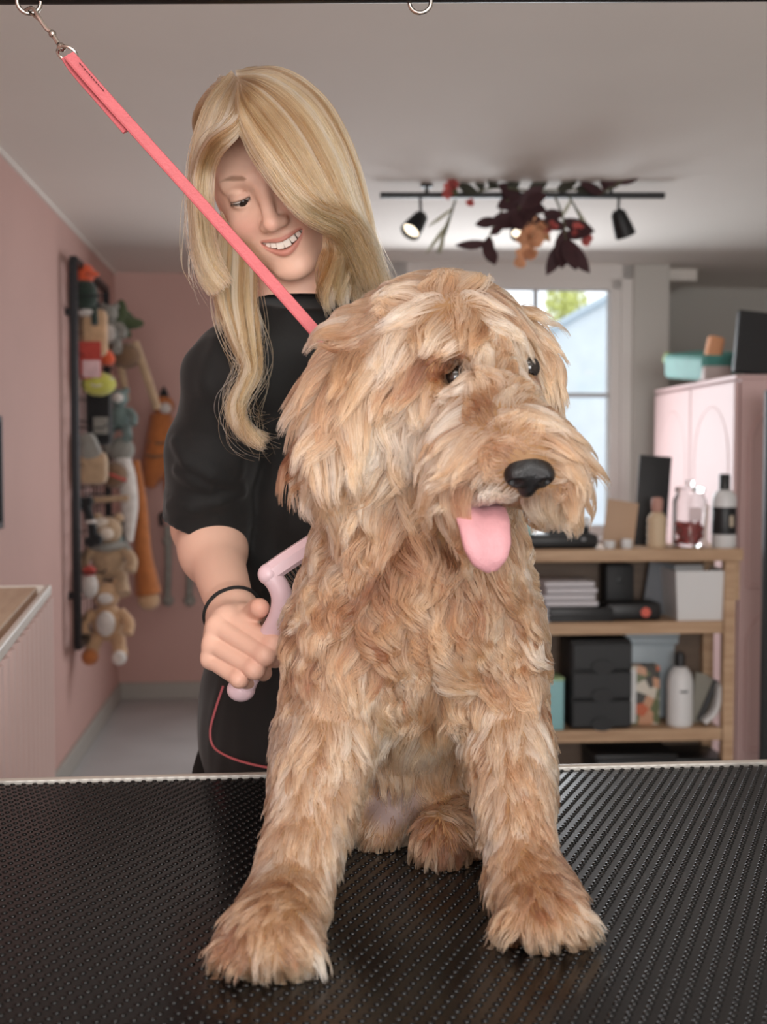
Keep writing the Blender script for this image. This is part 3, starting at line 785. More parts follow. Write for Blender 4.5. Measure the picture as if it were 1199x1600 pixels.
    for s in range(0, N, 20000):
        R = roots[s:s + 20000]; o = own[s:s + 20000]
        nr, v, L, lf = field(R)
        v = v + np.cross(nr, v) * rng.normal(0, jit, (len(R), 1)); lf = lf * rng.uniform(0.6, 1.3, len(R)); L = L * rng.uniform(0.65, 1.1, len(R))
        X = strand(R, nr, v, L, lf)
        off = (R - CRt[o])[:, None, :]
        tgt = CS[o] + off * (1 - (tight + 0.2 * hd_[s:s + 20000])[:, None, None] * ts[None, :, None])
        wgt = np.minimum(1, ts * 1.5)[None, :, None] * (0.72 + 0.26 * rng.random((len(R), 1, 1)))
        X = X * (1 - wgt) + tgt * wgt
        # uneven ends: cut each strand at its own length
        cut = 1 - 0.35 * rng.random(len(R)) ** 2
        ix = cut[:, None] * (n - 1) * ts[None]; i0 = np.minimum(ix.astype(int), n - 2); fr = (ix - i0)[..., None]; ar = np.arange(len(R))[:, None]
        out[s:s + 20000] = X[ar, i0] * (1 - fr) + X[ar, i0 + 1] * fr
    out[..., 2] = np.maximum(out[..., 2], TZ + 0.0012)
    return out, own, ci, bo_
def pixhit(px, py):
    o_ = Vector((0, 0, CAMZ)); return bvh.ray_cast(o_, (W(px, py, 1) - o_).normalized())[0] or W(px, py, 0.94)
# keep bare: nose, tongue, mouth, eyes
NF = 150000
roots = sample_mesh(dv, df, int(NF * 1.25), RNG)
# nothing of the far side shows, so it gets fewer strands
nrm = grad(dog_sdf, roots); facing = nrm @ np.array([0, -1, 0.05], np.float32)
keep = RNG.random(len(roots)) < np.clip(0.75 + facing * 1.2, 0.3, 1)
for c, r in ((D['nose'], 0.0150), (W(752, 800, 0.885), 0.010), (pixhit(711, 590), 0.0105), (pixhit(823, 577), 0.0075), (pixhit(702, 826), 0.0125)):
    keep &= np.linalg.norm(roots - A3(c), axis=1) > r
bd = np.linalg.norm((roots - A3(belly)) / np.array([0.034, 0.07, 0.030], np.float32), axis=1)
keep &= ~((bd < 1) & (RNG.random(len(roots)) < 0.85))
keep &= roots[:, 2] > TZ + 0.004
roots = roots[keep]
FS, own, ci, bo_ = groom(roots, 3, 7200, 850)
r2 = np.random.default_rng(5)
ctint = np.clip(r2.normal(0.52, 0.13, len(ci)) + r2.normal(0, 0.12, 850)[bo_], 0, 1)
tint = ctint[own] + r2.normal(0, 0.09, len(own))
# coat colour: head and legs paler, paws richer, throat rust plus painted chin shade
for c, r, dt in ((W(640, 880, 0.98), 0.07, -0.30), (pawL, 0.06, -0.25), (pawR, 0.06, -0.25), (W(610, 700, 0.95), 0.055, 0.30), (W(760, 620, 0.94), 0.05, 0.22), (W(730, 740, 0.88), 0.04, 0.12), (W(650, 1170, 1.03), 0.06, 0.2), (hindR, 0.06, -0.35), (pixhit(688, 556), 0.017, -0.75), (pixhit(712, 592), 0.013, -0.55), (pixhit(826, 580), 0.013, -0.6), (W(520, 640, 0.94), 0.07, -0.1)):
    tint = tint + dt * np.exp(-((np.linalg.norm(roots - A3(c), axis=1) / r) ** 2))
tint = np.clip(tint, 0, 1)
M_fur = hairmat('apricot_coat', '#6b432d', '#bc906d', '#e9d1b8', 0.42, 0.65, root=0.36)  # dark roots put the shade between locks into the strand colour
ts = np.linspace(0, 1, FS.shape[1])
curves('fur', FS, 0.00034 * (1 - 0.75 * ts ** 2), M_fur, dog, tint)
# ------------------------------------------------------------------ the groomer
zh = Vector((-0.33, -0.40, 0.86)).normalized()               # crown direction: head bowed and tilted
yh = Vector((-0.02, -0.88, -0.45)); yh = (yh - zh * yh.dot(zh)).normalized()
xh = yh.cross(zh).normalized()                               # towards her left
HB = np.array([list(xh), list(yh), list(zh)], np.float32).T
HS = 0.90                                                     # head scale
eyemid = W(413, 299, 1.30)
HC = eyemid - yh * 0.078 * HS
def H(x, y, z): return HC + (xh * x + yh * y + zh * z) * HS
def tohead(P): return ((P - A3(HC)) @ HB) / HS
MW = 0.0265                                                  # half width of the smile
def mouth_y(x): return 0.0895 - 0.019 * (np.abs(x) / MW) ** 2
def mouth_z(x): return -0.0660 + 0.0085 * (np.abs(x) / MW) ** 1.7
def mouth_h(x): return 0.0052 * np.sqrt(np.clip(1 - (x / MW) ** 2, 0, 1))
def head_local(q):
    """skin of the head in head coordinates (x her left, y to the front, z to the crown)"""
    d = s_ell(q, (0, -0.012, 0.032), (0.077, 0.091, 0.084))
    d = smin(d, s_ell(q, (0, 0.020, -0.028), (0.0635, 0.066, 0.082)), 0.03)
    for s in (-1, 1):
        d = smin(d, s_cone(q, (s * 0.051, -0.008, -0.050), (s * 0.014, 0.064, -0.097), 0.017, 0.013), 0.022)
        d = smin(d, s_ell(q, (s * 0.037, 0.056, -0.032), (0.021, 0.022, 0.020)), 0.014)       # cheeks lifted by the smile
        d = smin(d, s_cone(q, (s * 0.012, 0.080, 0.020), (s * 0.042, 0.066, 0.020), 0.008, 0.007), 0.014)   # brow ridge
        d = smax(d, -s_ell(q, (s * 0.031, 0.096, 0.001), (0.018, 0.018, 0.011)), 0.014)       # sockets
    d = smin(d, s_ell(q, (0, 0.071, -0.100), (0.017, 0.014, 0.013)), 0.018)                   # chin
    # nose
    n = s_cone(q, (0, 0.079, 0.010), (0, 0.1035, -0.030), 0.0068, 0.0095)
    n = smin(n, s_ball(q, (0, 0.1060, -0.0335), 0.0095), 0.006)
    for s in (-1, 1): n = smin(n, s_ell(q, (s * 0.0108, 0.0945, -0.0365), (0.0075, 0.0105, 0.0068)), 0.008)
    d = smin(d, n, 0.010)
    for s in (-1, 1): d = smax(d, -s_ell(q, (s * 0.0062, 0.101, -0.0455), (0.0032, 0.005, 0.0035)), 0.003)
    # eyelids: upper lid lowered, small opening
    for s in (-1, 1):
        qe = q - np.array([s * 0.031, 0.0690, 0.0], np.float32)
        r = np.linalg.norm(qe, axis=1)
        lid = r - 0.0146
        xx = np.clip(1 - (qe[:, 0] / 0.0135) ** 2, 0, 1)
        zl = -0.0068 * xx - 0.001; zu = -0.0004 * xx - 0.0008
        op = np.maximum(np.maximum(zl - qe[:, 2], qe[:, 2] - zu), np.maximum(0.006 - qe[:, 1], np.abs(qe[:, 0]) - 0.0125))
        d = smin(d, lid, 0.004)
        d = smax(d, -np.maximum(op, 0.0098 - r), 0.0012)
        fold = np.maximum(np.abs(r - 0.0150) - 0.0010, np.abs(qe[:, 2] - (0.0062 + 0.001 * xx)) - 0.0006)
        d = smax(d, -np.maximum(fold, np.abs(qe[:, 0]) - 0.012), 0.0018)
    # smiling mouth: lips as ridges, an opening between them
    x = np.clip(q[:, 0], -MW, MW); my, mz, mh = mouth_y(x), mouth_z(x), mouth_h(x)
    out = np.abs(q[:, 0]) - MW
    tcn = np.clip(1 - (x / MW) ** 2, 0, 1)
    ur = 0.0020 + 0.0017 * tcn; lr = 0.0020 + 0.0029 * tcn
    up = np.sqrt((q[:, 1] - my + 0.001) ** 2 + (q[:, 2] - mz - mh - ur * 0.75) ** 2 + np.maximum(out, 0) ** 2) - ur
    lo = np.sqrt((q[:, 1] - my + 0.0025) ** 2 + (q[:, 2] - mz + mh + lr * 0.7) ** 2 + np.maximum(out, 0) ** 2) - lr
    mzn = s_ell(q, (0, 0.062, -0.066), (0.035, 0.026, 0.026)); d = smin(d, mzn, 0.014)
    d = smin(d, np.minimum(up, lo), 0.0035)
    cav = np.maximum(np.abs(q[:, 2] - mz) - mh, np.maximum(out, 0.060 - q[:, 1]))
    d = smax(d, -cav, 0.0018)
    for s in (-1, 1):
        d = smin(d, s_ell(q, (s * 0.072, -0.010, -0.012), (0.008, 0.017, 0.028)), 0.006)      # ears
    return d
# skeleton points of the body
SHR, ELR, WRR = W(370, 592, 1.41), W(322, 822, 1.50), W(364, 958, 1.285)
SHL, ELL, WRL = W(735, 560, 1.58), W(760, 860, 1.66), W(700, 960, 1.50)
NECK = W(497, 525, 1.45); CHEST = W(520, 690, 1.52); WAIST = W(520, 930, 1.56); HIPS = W(518, 1120, 1.58)
def HP(px, py, d): return W(px, py, d)
MCP = [HP(356, 964, 1.236), HP(341, 979, 1.228), HP(334, 1006, 1.226), HP(330, 1030, 1.228)]
PIP = [HP(428, 1006, 1.186), HP(414, 1024, 1.180), HP(398, 1046, 1.182), HP(374, 1061, 1.190)]
DIP = [HP(440, 1010, 1.208), HP(430, 1030, 1.203), HP(412, 1051, 1.205), HP(388, 1066, 1.212)]
TIP = [HP(428, 1004, 1.228), HP(412, 1022, 1.226), HP(396, 1044, 1.228), HP(374, 1058, 1.230)]
FR = [0.0094, 0.0096, 0.0092, 0.0082]
TH = [HP(372, 962, 1.262), HP(396, 962, 1.235), HP(402, 952, 1.210), HP(406, 950, 1.192)]
def hand_sdf(P):
    d = s_cone(P, WRR, HP(362, 985, 1.255), 0.0235, 0.0225)
    for k in range(4): d = smin(d, s_cone(P, WRR, MCP[k], 0.019, FR[k] + 0.002), 0.012)
    d = smin(d, s_ell(P, HP(372, 995, 1.242), (0.026, 0.016, 0.030)), 0.012)
    f = None
    for k in range(4):
        c = chain(P, [MCP[k], PIP[k], DIP[k], TIP[k]], [FR[k] + 0.0012, FR[k], FR[k] * 0.93, FR[k] * 0.84])
        c = smin(c, s_ball(P, PIP[k], FR[k] * 1.06), 0.004)
        f = c if f is None else smin(f, c, 0.0010)
    d = smin(d, f, 0.005)
    t = chain(P, TH, [0.0135, 0.0125, 0.0112, 0.0098])
    return smin(d, t, 0.006)
def arm_sdf(P):
    d = s_cone(P, ELR, WRR, 0.038, 0.0245)
    d = smin(d, s_ell(P, (ELR * 0.72 + WRR * 0.28), (0.035, 0.042, 0.040)), 0.03)
    d = smin(d, s_cone(P, SHR, ELR, 0.05, 0.040), 0.02)
    return smin(d, hand_sdf(P), 0.012)
def neck_sdf(P): return s_cone(P, H(0, -0.022, -0.055), NECK + Vector((0, 0.02, -0.03)), 0.050, 0.056)
LEGP = [(Vector((HIPS.x + s * 0.085, HIPS.y + 0.01, 0.90)), Vector((HIPS.x + s * 0.09, HIPS.y - 0.0, 0.48)), Vector((HIPS.x + s * 0.10, HIPS.y + 0.04, 0.075))) for s in (-1, 1)]
def trunk_sdf(P):
    d = s_ell(P, CHEST, (0.145, 0.10, 0.21))
    d = smin(d, s_cone(P, NECK, SHR, 0.055, 0.052), 0.05); d = smin(d, s_cone(P, NECK, SHL, 0.055, 0.052), 0.05)
    d = smin(d, s_ell(P, WAIST, (0.125, 0.092, 0.16)), 0.08)
    return smin(d, s_ell(P, HIPS, (0.155, 0.11, 0.13)), 0.08)
def body_sdf(P):
    d = smin(trunk_sdf(P), neck_sdf(P), 0.03)
    d = smin(d, arm_sdf(P), 0.012)
    d = smin(d, chain(P, [SHL, ELL, WRL], [0.048, 0.040, 0.026]), 0.02)
    d = smin(d, chain(P, [WRL, WRL + Vector((-0.05, -0.03, -0.02)), WRL + Vector((-0.09, -0.05, -0.04))], [0.024, 0.03, 0.016]), 0.015)
    for k in range(4):   # left hand's fingers resting on the dog's back
        a = WRL + Vector((-0.06, -0.035 - 0.008 * k, -0.005 - 0.016 * k)); d = smin(d, chain(P, [a, a + Vector((-0.045, -0.018, -0.012)), a + Vector((-0.07, -0.03, -0.03))], [0.0095, 0.0088, 0.0075]), 0.004)
    for a, b_, c in LEGP:
        d = smin(d, chain(P, [a, b_, c], [0.085, 0.055, 0.036]), 0.04)
        d = smin(d, s_cone(P, c + Vector((0, 0.02, -0.035)), c + Vector((0, -0.13, -0.05)), 0.034, 0.024), 0.02)
    return d
def skin_sdf(P):
    d = body_sdf(P)
    nearh = np.linalg.norm(P - A3(HC), axis=1) < 0.24
    if nearh.any():
        dd = d.copy(); dd[nearh] = smin(d[nearh], head_local(tohead(P[nearh])) * HS, 0.012); d = dd
    else: d = np.minimum(d, np.linalg.norm(P - A3(HC), axis=1) - 0.14)
    return d
# the head and the working hand need a finer mesh than the clothed rest; all are one surface of one mesh
hv, hf = surface_nets(skin_sdf, [c - 0.15 for c in HC], [c + 0.15 for c in HC], 0.0013)
cv_lo = np.minimum(A3(WRR), A3(PIP[0])) - np.array([0.13, 0.11, 0.11], np.float32); cv_hi = np.maximum(A3(WRR), A3(PIP[0])) + np.array([0.075, 0.32, 0.22], np.float32)
av, af = surface_nets(skin_sdf, cv_lo, cv_hi, 0.0015)
bv, bf = surface_nets(skin_sdf, (-0.36, 1.10, -0.005), (0.42, 1.90, 1.46), 0.006)
def cutmesh(V, F, keepfn):
    k = keepfn(V[F].mean(1)); F = F[k]; u, inv = np.unique(F, return_inverse=True); return V[u], inv.reshape(F.shape)
hcut = HC + Vector((0, 0, -0.128))
hv, hf = cutmesh(hv, hf, lambda c: c[:, 2] > hcut.z)
in_a = lambda c: ((c > cv_lo + 0.006) & (c < cv_hi - 0.006)).all(1)
av, af = cutmesh(av, af, in_a)
bv, bf = cutmesh(bv, bf, lambda c: ~in_a(c) & ~((c[:, 2] > hcut.z) & (np.linalg.norm(c - A3(HC), axis=1) < 0.20)))
pv = np.vstack([hv, av, bv]); pf = np.vstack([hf, af + len(hv), bf + len(hv) + len(av)])
pme = np_mesh('person', pv, pf)
tmpb = bmesh.new(); tmpb.from_mesh(pme)
be = [e for e in tmpb.edges if len(e.link_faces) == 1]
bmesh.ops.remove_doubles(tmpb, verts=list({v for e in be for v in e.verts}), dist=0.0035)
be = [e for e in tmpb.edges if len(e.link_faces) == 1]
for f in tmpb.faces: f.smooth = True
tmpb.to_mesh(pme); tmpb.free()
pv = np.empty(len(pme.vertices) * 3, np.float32); pme.vertices.foreach_get('co', pv); pv = pv.reshape(-1, 3)
# skin tones that belong to the skin: lips, blush, brows, lash line, knuckles, parting
q = tohead(pv)
skin = np.array(lin('#e4bba6')); tone = np.repeat(skin[None], len(pv), 0)
def blend(mask, hexcol):
    global tone
    m = np.clip(mask, 0, 1)[:, None]; tone = tone * (1 - m) + np.array(lin(hexcol)) * m
inface = np.linalg.norm(q, axis=1) < 0.17
def gauss(c, r): return np.exp(-(np.linalg.norm((q - np.array(c)) / np.array(r), axis=1)) ** 2) * inface
for s in (-1, 1):
    blend(0.45 * gauss((s * 0.038, 0.075, -0.034), (0.02, 0.03, 0.016)), '#cf8578')
blend(0.3 * gauss((0, 0.112, -0.035), (0.011, 0.014, 0.011)), '#c9806f')
x = np.clip(q[:, 0], -MW, MW); mz, mh = mouth_z(x), mouth_h(x); tcn = np.clip(1 - (x / MW) ** 2, 0, 1)
ur = (0.0020 + 0.0017 * tcn) * 1.75; lr = (0.0020 + 0.0029 * tcn) * 1.75
dz = q[:, 2] - mz
lipm = ((dz < mh + ur) & (dz > -mh - lr) & (np.abs(q[:, 0]) < MW + 0.001) & (q[:, 1] > 0.05) & inface)
soft = np.clip(np.minimum(mh + ur - dz, dz + mh + lr) / 0.0012, 0, 1) * lipm
blend(0.7 * soft, '#b96b60')
blend(((np.abs(dz) < mh) & (q[:, 1] < mouth_y(x) - 0.006) & lipm) * 1.0, '#4a1f1c')
for s in (-1, 1):
    bx_ = q[:, 0] * s; bz = 0.0225 + 0.0045 * np.sin(np.clip((bx_ - 0.012) / 0.038, 0, 1) * 2.4)
    th = 0.0040 * np.clip((bx_ - 0.010) / 0.006, 0, 1) * np.clip((0.052 - bx_) / 0.022, 0, 1)
    blend(0.68 * np.clip((th - np.abs(q[:, 2] - bz)) / 0.0022, 0, 1) * (q[:, 1] > 0.03), '#7d5740')
    qe = q - np.array([s * 0.031, 0.0690, 0.0]); r = np.linalg.norm(qe, axis=1)
    xx = np.clip(1 - (qe[:, 0] / 0.0135) ** 2, 0, 1); zu = -0.0004 * xx - 0.0008
    blend(0.9 * np.exp(-((qe[:, 2] - zu - 0.0006) / 0.0012) ** 2) * (np.abs(qe[:, 0]) < 0.0135) * (r < 0.018) * (qe[:, 1] > 0.003), '#2c1e1a')
    blend(0.30 * np.exp(-((qe[:, 2] - 0.004) / 0.0045) ** 2) * (np.abs(qe[:, 0]) < 0.0135) * (r < 0.017) * (qe[:, 1] > 0), '#a0705f')
scalp = np.clip((q[:, 2] - (0.066 - 0.6 * np.maximum(0, 0.055 - q[:, 1]))) / 0.006, 0, 1) * inface * (q[:, 2] > -0.05)
blend(scalp, '#a07e55')
for k in range(4):
    blend(0.35 * np.exp(-(np.linalg.norm(pv - A3(PIP[k]), axis=1) / 0.009) ** 2), '#d98f80')
    blend(0.3 * np.exp(-(np.linalg.norm(pv - A3(MCP[k]), axis=1) / 0.009) ** 2), '#d0917f')
blend(0.5 * np.exp(-(np.linalg.norm(pv - A3(TH[3]), axis=1) / 0.012) ** 2), '#d3816c')
vcol(pme, tone)
per = link('person', pme, mat('skin', '#e4bba6', 0.5, spec=0.4, attr='tone', sss=0.12, bump=0.06, bscale=700))
tag(per, 'blonde person in a black tunic smiling down while brushing the dog behind the table', 'person')
# eyes, teeth
for s in (-1, 1):
    bm = B(); ball(bm, H(s * 0.031, 0.0690, 0), 0.0125 * HS, seg=24); eo = obj('eye', bm, mat('eye_white', '#d9d2cc', 0.15), per)
    bm = B(); ball(bm, H(s * 0.031 - 0.002, 0.0690 + 0.0062, -0.0040), 0.0068 * HS, seg=18); obj('iris', bm, mat('dark_iris', '#3a2f2a', 0.1), eo)
    lash = []
    for k in range(26):
        x0 = (k / 25 - 0.5) * 0.025; xx = 1 - (x0 / 0.0135) ** 2
        y0 = math.sqrt(max(0.0149 ** 2 - x0 ** 2 - 1e-6, 1e-6)); z0 = -0.0012 * xx - 0.001
        a = np.array([s * 0.031 + x0, 0.0690 + y0 * 0.97, z0]); L = 0.0055
        lash.append([list(H(*(a + np.array([x0 * 14 * L * t, L * t * 0.9, -L * 0.75 * t + 0.35 * L * t * t])))) for t in np.linspace(0, 1, 5)])
    curves('eyelashes', np.array(lash), np.array([.00030, .00028, .00022, .00014, .00005]), mat('lash', '#1c1513', 0.5), per)
bm = B()
TX = (0.0043, 0.0122, 0.0188, 0.0236); TWD = (0.0091, 0.0078, 0.0068, 0.0048); THT = (0.0105, 0.0096, 0.0098, 0.0085)
for sgn_ in (-1, 1):
    for k in range(4):
        xk = sgn_ * TX[k]; z0 = mouth_z(np.array(xk)) + 0.0058
        c = H(xk, 0.0845 - 0.017 * (xk / MW) ** 2, float(z0) - THT[k] * 0.45)
        R = Matrix((xh, yh, zh)).transposed() @ Matrix.Rotation(-xk * 26, 3, 'Z') @ Matrix.Rotation(-sgn_ * 0.7 * 0.545 * (abs(xk) / MW) ** 0.7, 3, 'Y')
        t = bmesh.new(); bmesh.ops.create_cube(t, size=1); bmesh.ops.scale(t, vec=(TWD[k] * HS, 0.0045, THT[k] * HS), verts=t.verts[:])
        bmesh.ops.bevel(t, geom=t.edges[:], offset=0.0012, segments=3, affect='EDGES', profile=0.5)
        addbm(bm, t, Matrix.Translation(c) @ R.to_4x4())
obj('teeth', bm, mat('tooth_enamel', '#f2ebe0', 0.25, spec=0.6), per, angle=80)

# ---- clothing
M_cloth = mat('black_tunic_cloth', '#101111', 0.72, spec=0.3, sheen=0.12, bump=0.12, bscale=900)
CUFF = W(323, 838, 1.455)
cax = (CUFF - SHR).normalized()
cutn = Vector((-0.36, 0.10, -0.92)).normalized()             # plane of the cuff's hem
cutp = W(322, 838, 1.43)
SLM = W(331, 715, 1.43)
def sleeve_base(P): return smin(s_cone(P, SHR + Vector((-0.004, 0.0, 0.0)), SLM, 0.054, 0.0535), s_cone(P, SLM, CUFF + (CUFF - SLM).normalized() * 0.05, 0.0535, 0.052), 0.012)
def on_sleeve(px, py):
    o_ = np.array([0, 0, CAMZ], np.float32); dr_ = A3(W(px, py, 1)) - o_
    t_ = np.linspace(1.25, 1.5, 400, dtype=np.float32)[:, None]; Q = o_ + dr_ * t_
    dd_ = sleeve_base(Q)
    k_ = int(np.argmax(dd_ < 0.0005)) if (dd_ < 0.0005).any() else int(np.argmin(dd_)); return Vector(Q[k_].tolist())
CREASE = [[on_sleeve(*p) for p in L_] for L_ in (
    [(272, 690), (290, 722), (330, 745), (378, 760)], [(352, 585), (364, 640), (372, 700), (374, 740)], [(300, 560), (322, 600), (350, 625)],
    [(266, 792), (300, 792), (345, 784), (382, 770)], [(275, 735), (300, 752), (330, 765)])]
def sleeve_sdf(P):
    o = sleeve_base(P)
    t = (P - A3(SHR)) @ A3(cax)
    w = (P - A3(SHR)) @ A3(Vector((0.75, -0.3, 0.55)).normalized())
    fold = 0.0012 * np.sin(95 * (t + 0.45 * w) + 2.2 * np.sin(40 * w)) * np.clip((0.16 - np.abs(t - 0.12)) / 0.05, 0, 1) + 0.0016 * vnoise(P, 75, 8)
    o = o + fold
    for pts in CREASE:
        o = smin(o, chain(P, pts, [0.0015] + [0.0045] * (len(pts) - 2) + [0.0015]), 0.012)
    sd = (P - A3(cutp)) @ A3(cutn)
    inner = np.maximum(o + 0.0075, -(sd + 0.10))
    # a stitched hem band stands a little proud
    o = o - 0.0012 * (sd > -0.032)
    return np.maximum(np.maximum(o, sd), -inner)
def tunic_sdf(P):
    d = trunk_sdf(P) - 0.012
    flare = s_cone(P, WAIST + Vector((-0.02, 0, 0.0)), Vector((HIPS.x - 0.02, HIPS.y, 0.84)), 0.10, 0.155); d = smin(d, flare, 0.05)
    d = smin(d, s_cone(P, NECK + Vector((0, 0.01, -0.03)), SHR + Vector((0.01, 0.01, -0.004)), 0.060, 0.052), 0.02)
    a = P[:, 2] + 0.55 * P[:, 0]; b_ = P[:, 0] - 0.3 * P[:, 2]
    d = d + 0.0022 * vnoise(P * np.array([1.5, 1.5, .5], np.float32), 80, 5) + 0.0010 * np.sin(90 * a + 2.0 * np.sin(28 * b_)) * np.clip((P[:, 2] - 1.0) / 0.1, 0, 1)
    d = np.maximum(d, 0.86 - P[:, 2])
    sl = s_cone(P, SHL, SHL * 0.25 + ELL * 0.75, 0.063, 0.058); d = smin(d, sl, 0.02)
    col = s_cone(P, NECK + Vector((0, 0.02, -0.05)), NECK + (H(0, -0.022, -0.055) - NECK) * 0.4, 0.067, 0.060)
    d = smin(d, col, 0.010)
    d = smin(d, sleeve_sdf(P), 0.008)
    na = Vector((0.02, -0.38, 1.0)).normalized(); cutc = NECK + Vector((0, 0, 0.052))
    return np.maximum(d, np.where(np.linalg.norm(P - A3(NECK), axis=1) < 0.15, (P - A3(cutc)) @ A3(na), -1))
tv, tf = surface_nets(tunic_sdf, (-0.40, 1.22, 0.84), (0.42, 1.80, 1.56), 0.0038)
tun = link('tunic', np_mesh('tunic', tv, tf), M_cloth, per)
def trouser_sdf(P):
    d = s_ell(P, HIPS, (0.160, 0.115, 0.14))
    for a, b_, c in LEGP: d = smin(d, chain(P, [a, b_, c], [0.096, 0.072, 0.066]), 0.03)
    d = d + 0.004 * vnoise(P, 22, 9)
    return np.maximum(d, np.maximum(0.05 - P[:, 2], P[:, 2] - 1.0))
uv_, uf = surface_nets(trouser_sdf, (HIPS.x - 0.25, HIPS.y - 0.2, 0.04), (HIPS.x + 0.25, HIPS.y + 0.22, 1.02), 0.007)
link('trousers', np_mesh('trousers', uv_, uf), mat('black_trouser_cloth', '#121313', 0.8, spec=0.25), per)
for a, b_, c in LEGP:
    bm = B(); ball(bm, (c.x, c.y - 0.045, 0.04), (0.045, 0.115, 0.040), seg=18); box(bm, (c.x, c.y - 0.045, 0.012), (0.085, 0.225, 0.022), 0.01)
    obj('shoe', bm, mat('black_shoe', '#161617', 0.5), per)
# coral piping along the rounded pocket edge of the tunic
tb = BVHTree.FromPolygons([tuple(v) for v in np.vstack([tv, uv_])], [tuple(f) for f in np.vstack([tf, uf + len(tv)])])
pp = []
for px, py in smoothpath([(349, 1072, 0), (338, 1105, 0), (329, 1140, 0), (333, 1165, 0), (352, 1180, 0), (385, 1192, 0), (430, 1201, 0), (480, 1206, 0)], 40)[:, :2]:
    o = Vector((0, 0, CAMZ)); dr = (W(px, py, 1) - o).normalized(); hit = tb.ray_cast(o, dr)[0]
    if hit is not None: pp.append(hit - dr * 0.001)
if len(pp) > 3:
    bm = B(); tube(bm, pp, 0.0015, 8); obj('piping', bm, M_coral, per)
# black hair tie round the wrist
bm = B(); pts = []
wa = (WRR - ELR).normalized(); u_ = wa.cross(Vector((0, 0, 1))).normalized(); v_ = wa.cross(u_)
wc = WRR - wa * 0.004
for k in range(36):
    a = 2 * math.pi * k / 36; dr = u_ * math.cos(a) + v_ * math.sin(a) + wa * 0.25 * math.cos(a + 0.6)
    P0 = np.array([list(wc + dr * r) for r in np.linspace(0.012, 0.05, 60)], np.float32)
    sdv = skin_sdf(P0); i = int(np.argmax(sdv > 0.0012)); pts.append(Vector(P0[i].tolist()))
tube(bm, pts, 0.0020, 8, closed=True); obj('hair_tie', bm, mat('black_elastic', '#141414', 0.8), per)

# ---- hair
def pushout(X, margin):
    s = X.shape; P = X.reshape(-1, 3).astype(np.float32); m = np.broadcast_to(margin, s[:2]).reshape(-1)
    f = lambda Q: np.minimum(head_local(tohead(Q)) * HS, np.minimum(neck_sdf(Q), tunic_push(Q)))
    for _ in range(3):
        d = f(P); bad = d < m
        if not bad.any(): break
        g = grad(f, P[bad], 0.003); P[bad] += g * (m[bad] - d[bad])[:, None] * 0.9
    return P.reshape(s)
def tunic_push(Q):
    d = trunk_sdf(Q) - 0.016
    d = np.minimum(d, s_cone(Q, NECK + Vector((0, 0.005, -0.02)), SHR, 0.068, 0.066)); return np.minimum(d, s_cone(Q, NECK, SHL, 0.064, 0.064))
def lock(g0, g1, n_str, seed, thick=0.016, clump=26, n=22, wave=0.004, jit=0.003, bulge=0.0, taper=0.6, short=0.25, margin=(0.002, 0.012)):
    """strands between two guide paths; guides are lists of world points"""
    r = np.random.default_rng(seed)
    a = smoothpath(g0, n); b_ = smoothpath(g1, n); ts = np.linspace(0, 1, n)
    def strand(u, v):
        w = a[None] * (1 - u)[:, None, None] + b_[None] * u[:, None, None]
        t = np.gradient(w, axis=1); sd = (b_ - a)[None] + 1e-6
        nn = np.cross(t, sd); nn /= np.linalg.norm(nn, axis=2, keepdims=True) + 1e-9
        nn = np.where(nn[..., 1:2] > 0, -nn, nn)
        arch = bulge * 4 * u * (1 - u)
        return w + nn * (arch[:, None, None] * np.sin(np.pi * np.clip(ts * 1.1, 0, 1))[None, :, None] - v[:, None, None] * thick * np.minimum(1, ts * 3)[None, :, None]), nn
    cu, cvv = r.random(clump), r.random(clump)
    u = r.random(n_str); v = r.random(n_str) ** 1.4
    CS, CN = strand(cu, cvv); X, NN = strand(u, v)
    own = ((u[:, None] - cu[None]) ** 2 + 0.15 * (v[:, None] - cvv[None]) ** 2).argmin(1)
    ph = r.uniform(0, 6.28, clump); wv = r.uniform(0.5, 1.4, clump) * wave
    t = np.gradient(CS, axis=1); sd = np.cross(t, CN); sd /= np.linalg.norm(sd, axis=2, keepdims=True) + 1e-9
    CW = sd * (wv[:, None] * np.sin(7 * ts[None] + ph[:, None]) * ts[None])[..., None] + CN * (wv[:, None] * 0.8 * np.cos(6 * ts[None] + ph[:, None]) * ts[None])[..., None]
    k = (taper * ts ** 1.5)[None, :, None]
    X = X * (1 - k) + CS[own] * k + CW[own]
    ph2 = r.uniform(0, 6.28, (n_str, 3)); X = X + jit * ts[None, :, None] * np.sin(5 * ts[None, :, None] + ph2[:, None, :])
    cut = 1 - short * r.random(n_str) ** 2
    idx = cut[:, None] * (n - 1) * ts[None]; i0 = np.minimum(idx.astype(int), n - 2); fr = (idx - i0)[..., None]
    ar = np.arange(n_str)[:, None]; X = X[ar, i0] * (1 - fr) + X[ar, i0 + 1] * fr
    mg = margin[0] + (margin[1] - margin[0]) * (1 - v)[:, None] * np.minimum(1, ts * 4)[None]
    return pushout(X, mg), np.clip(r.normal(0.47, 0.12, n_str) + 0.26 * r.normal(size=clump)[own], 0, 1)
PW = lambda *a: [W(*p) for p in a]
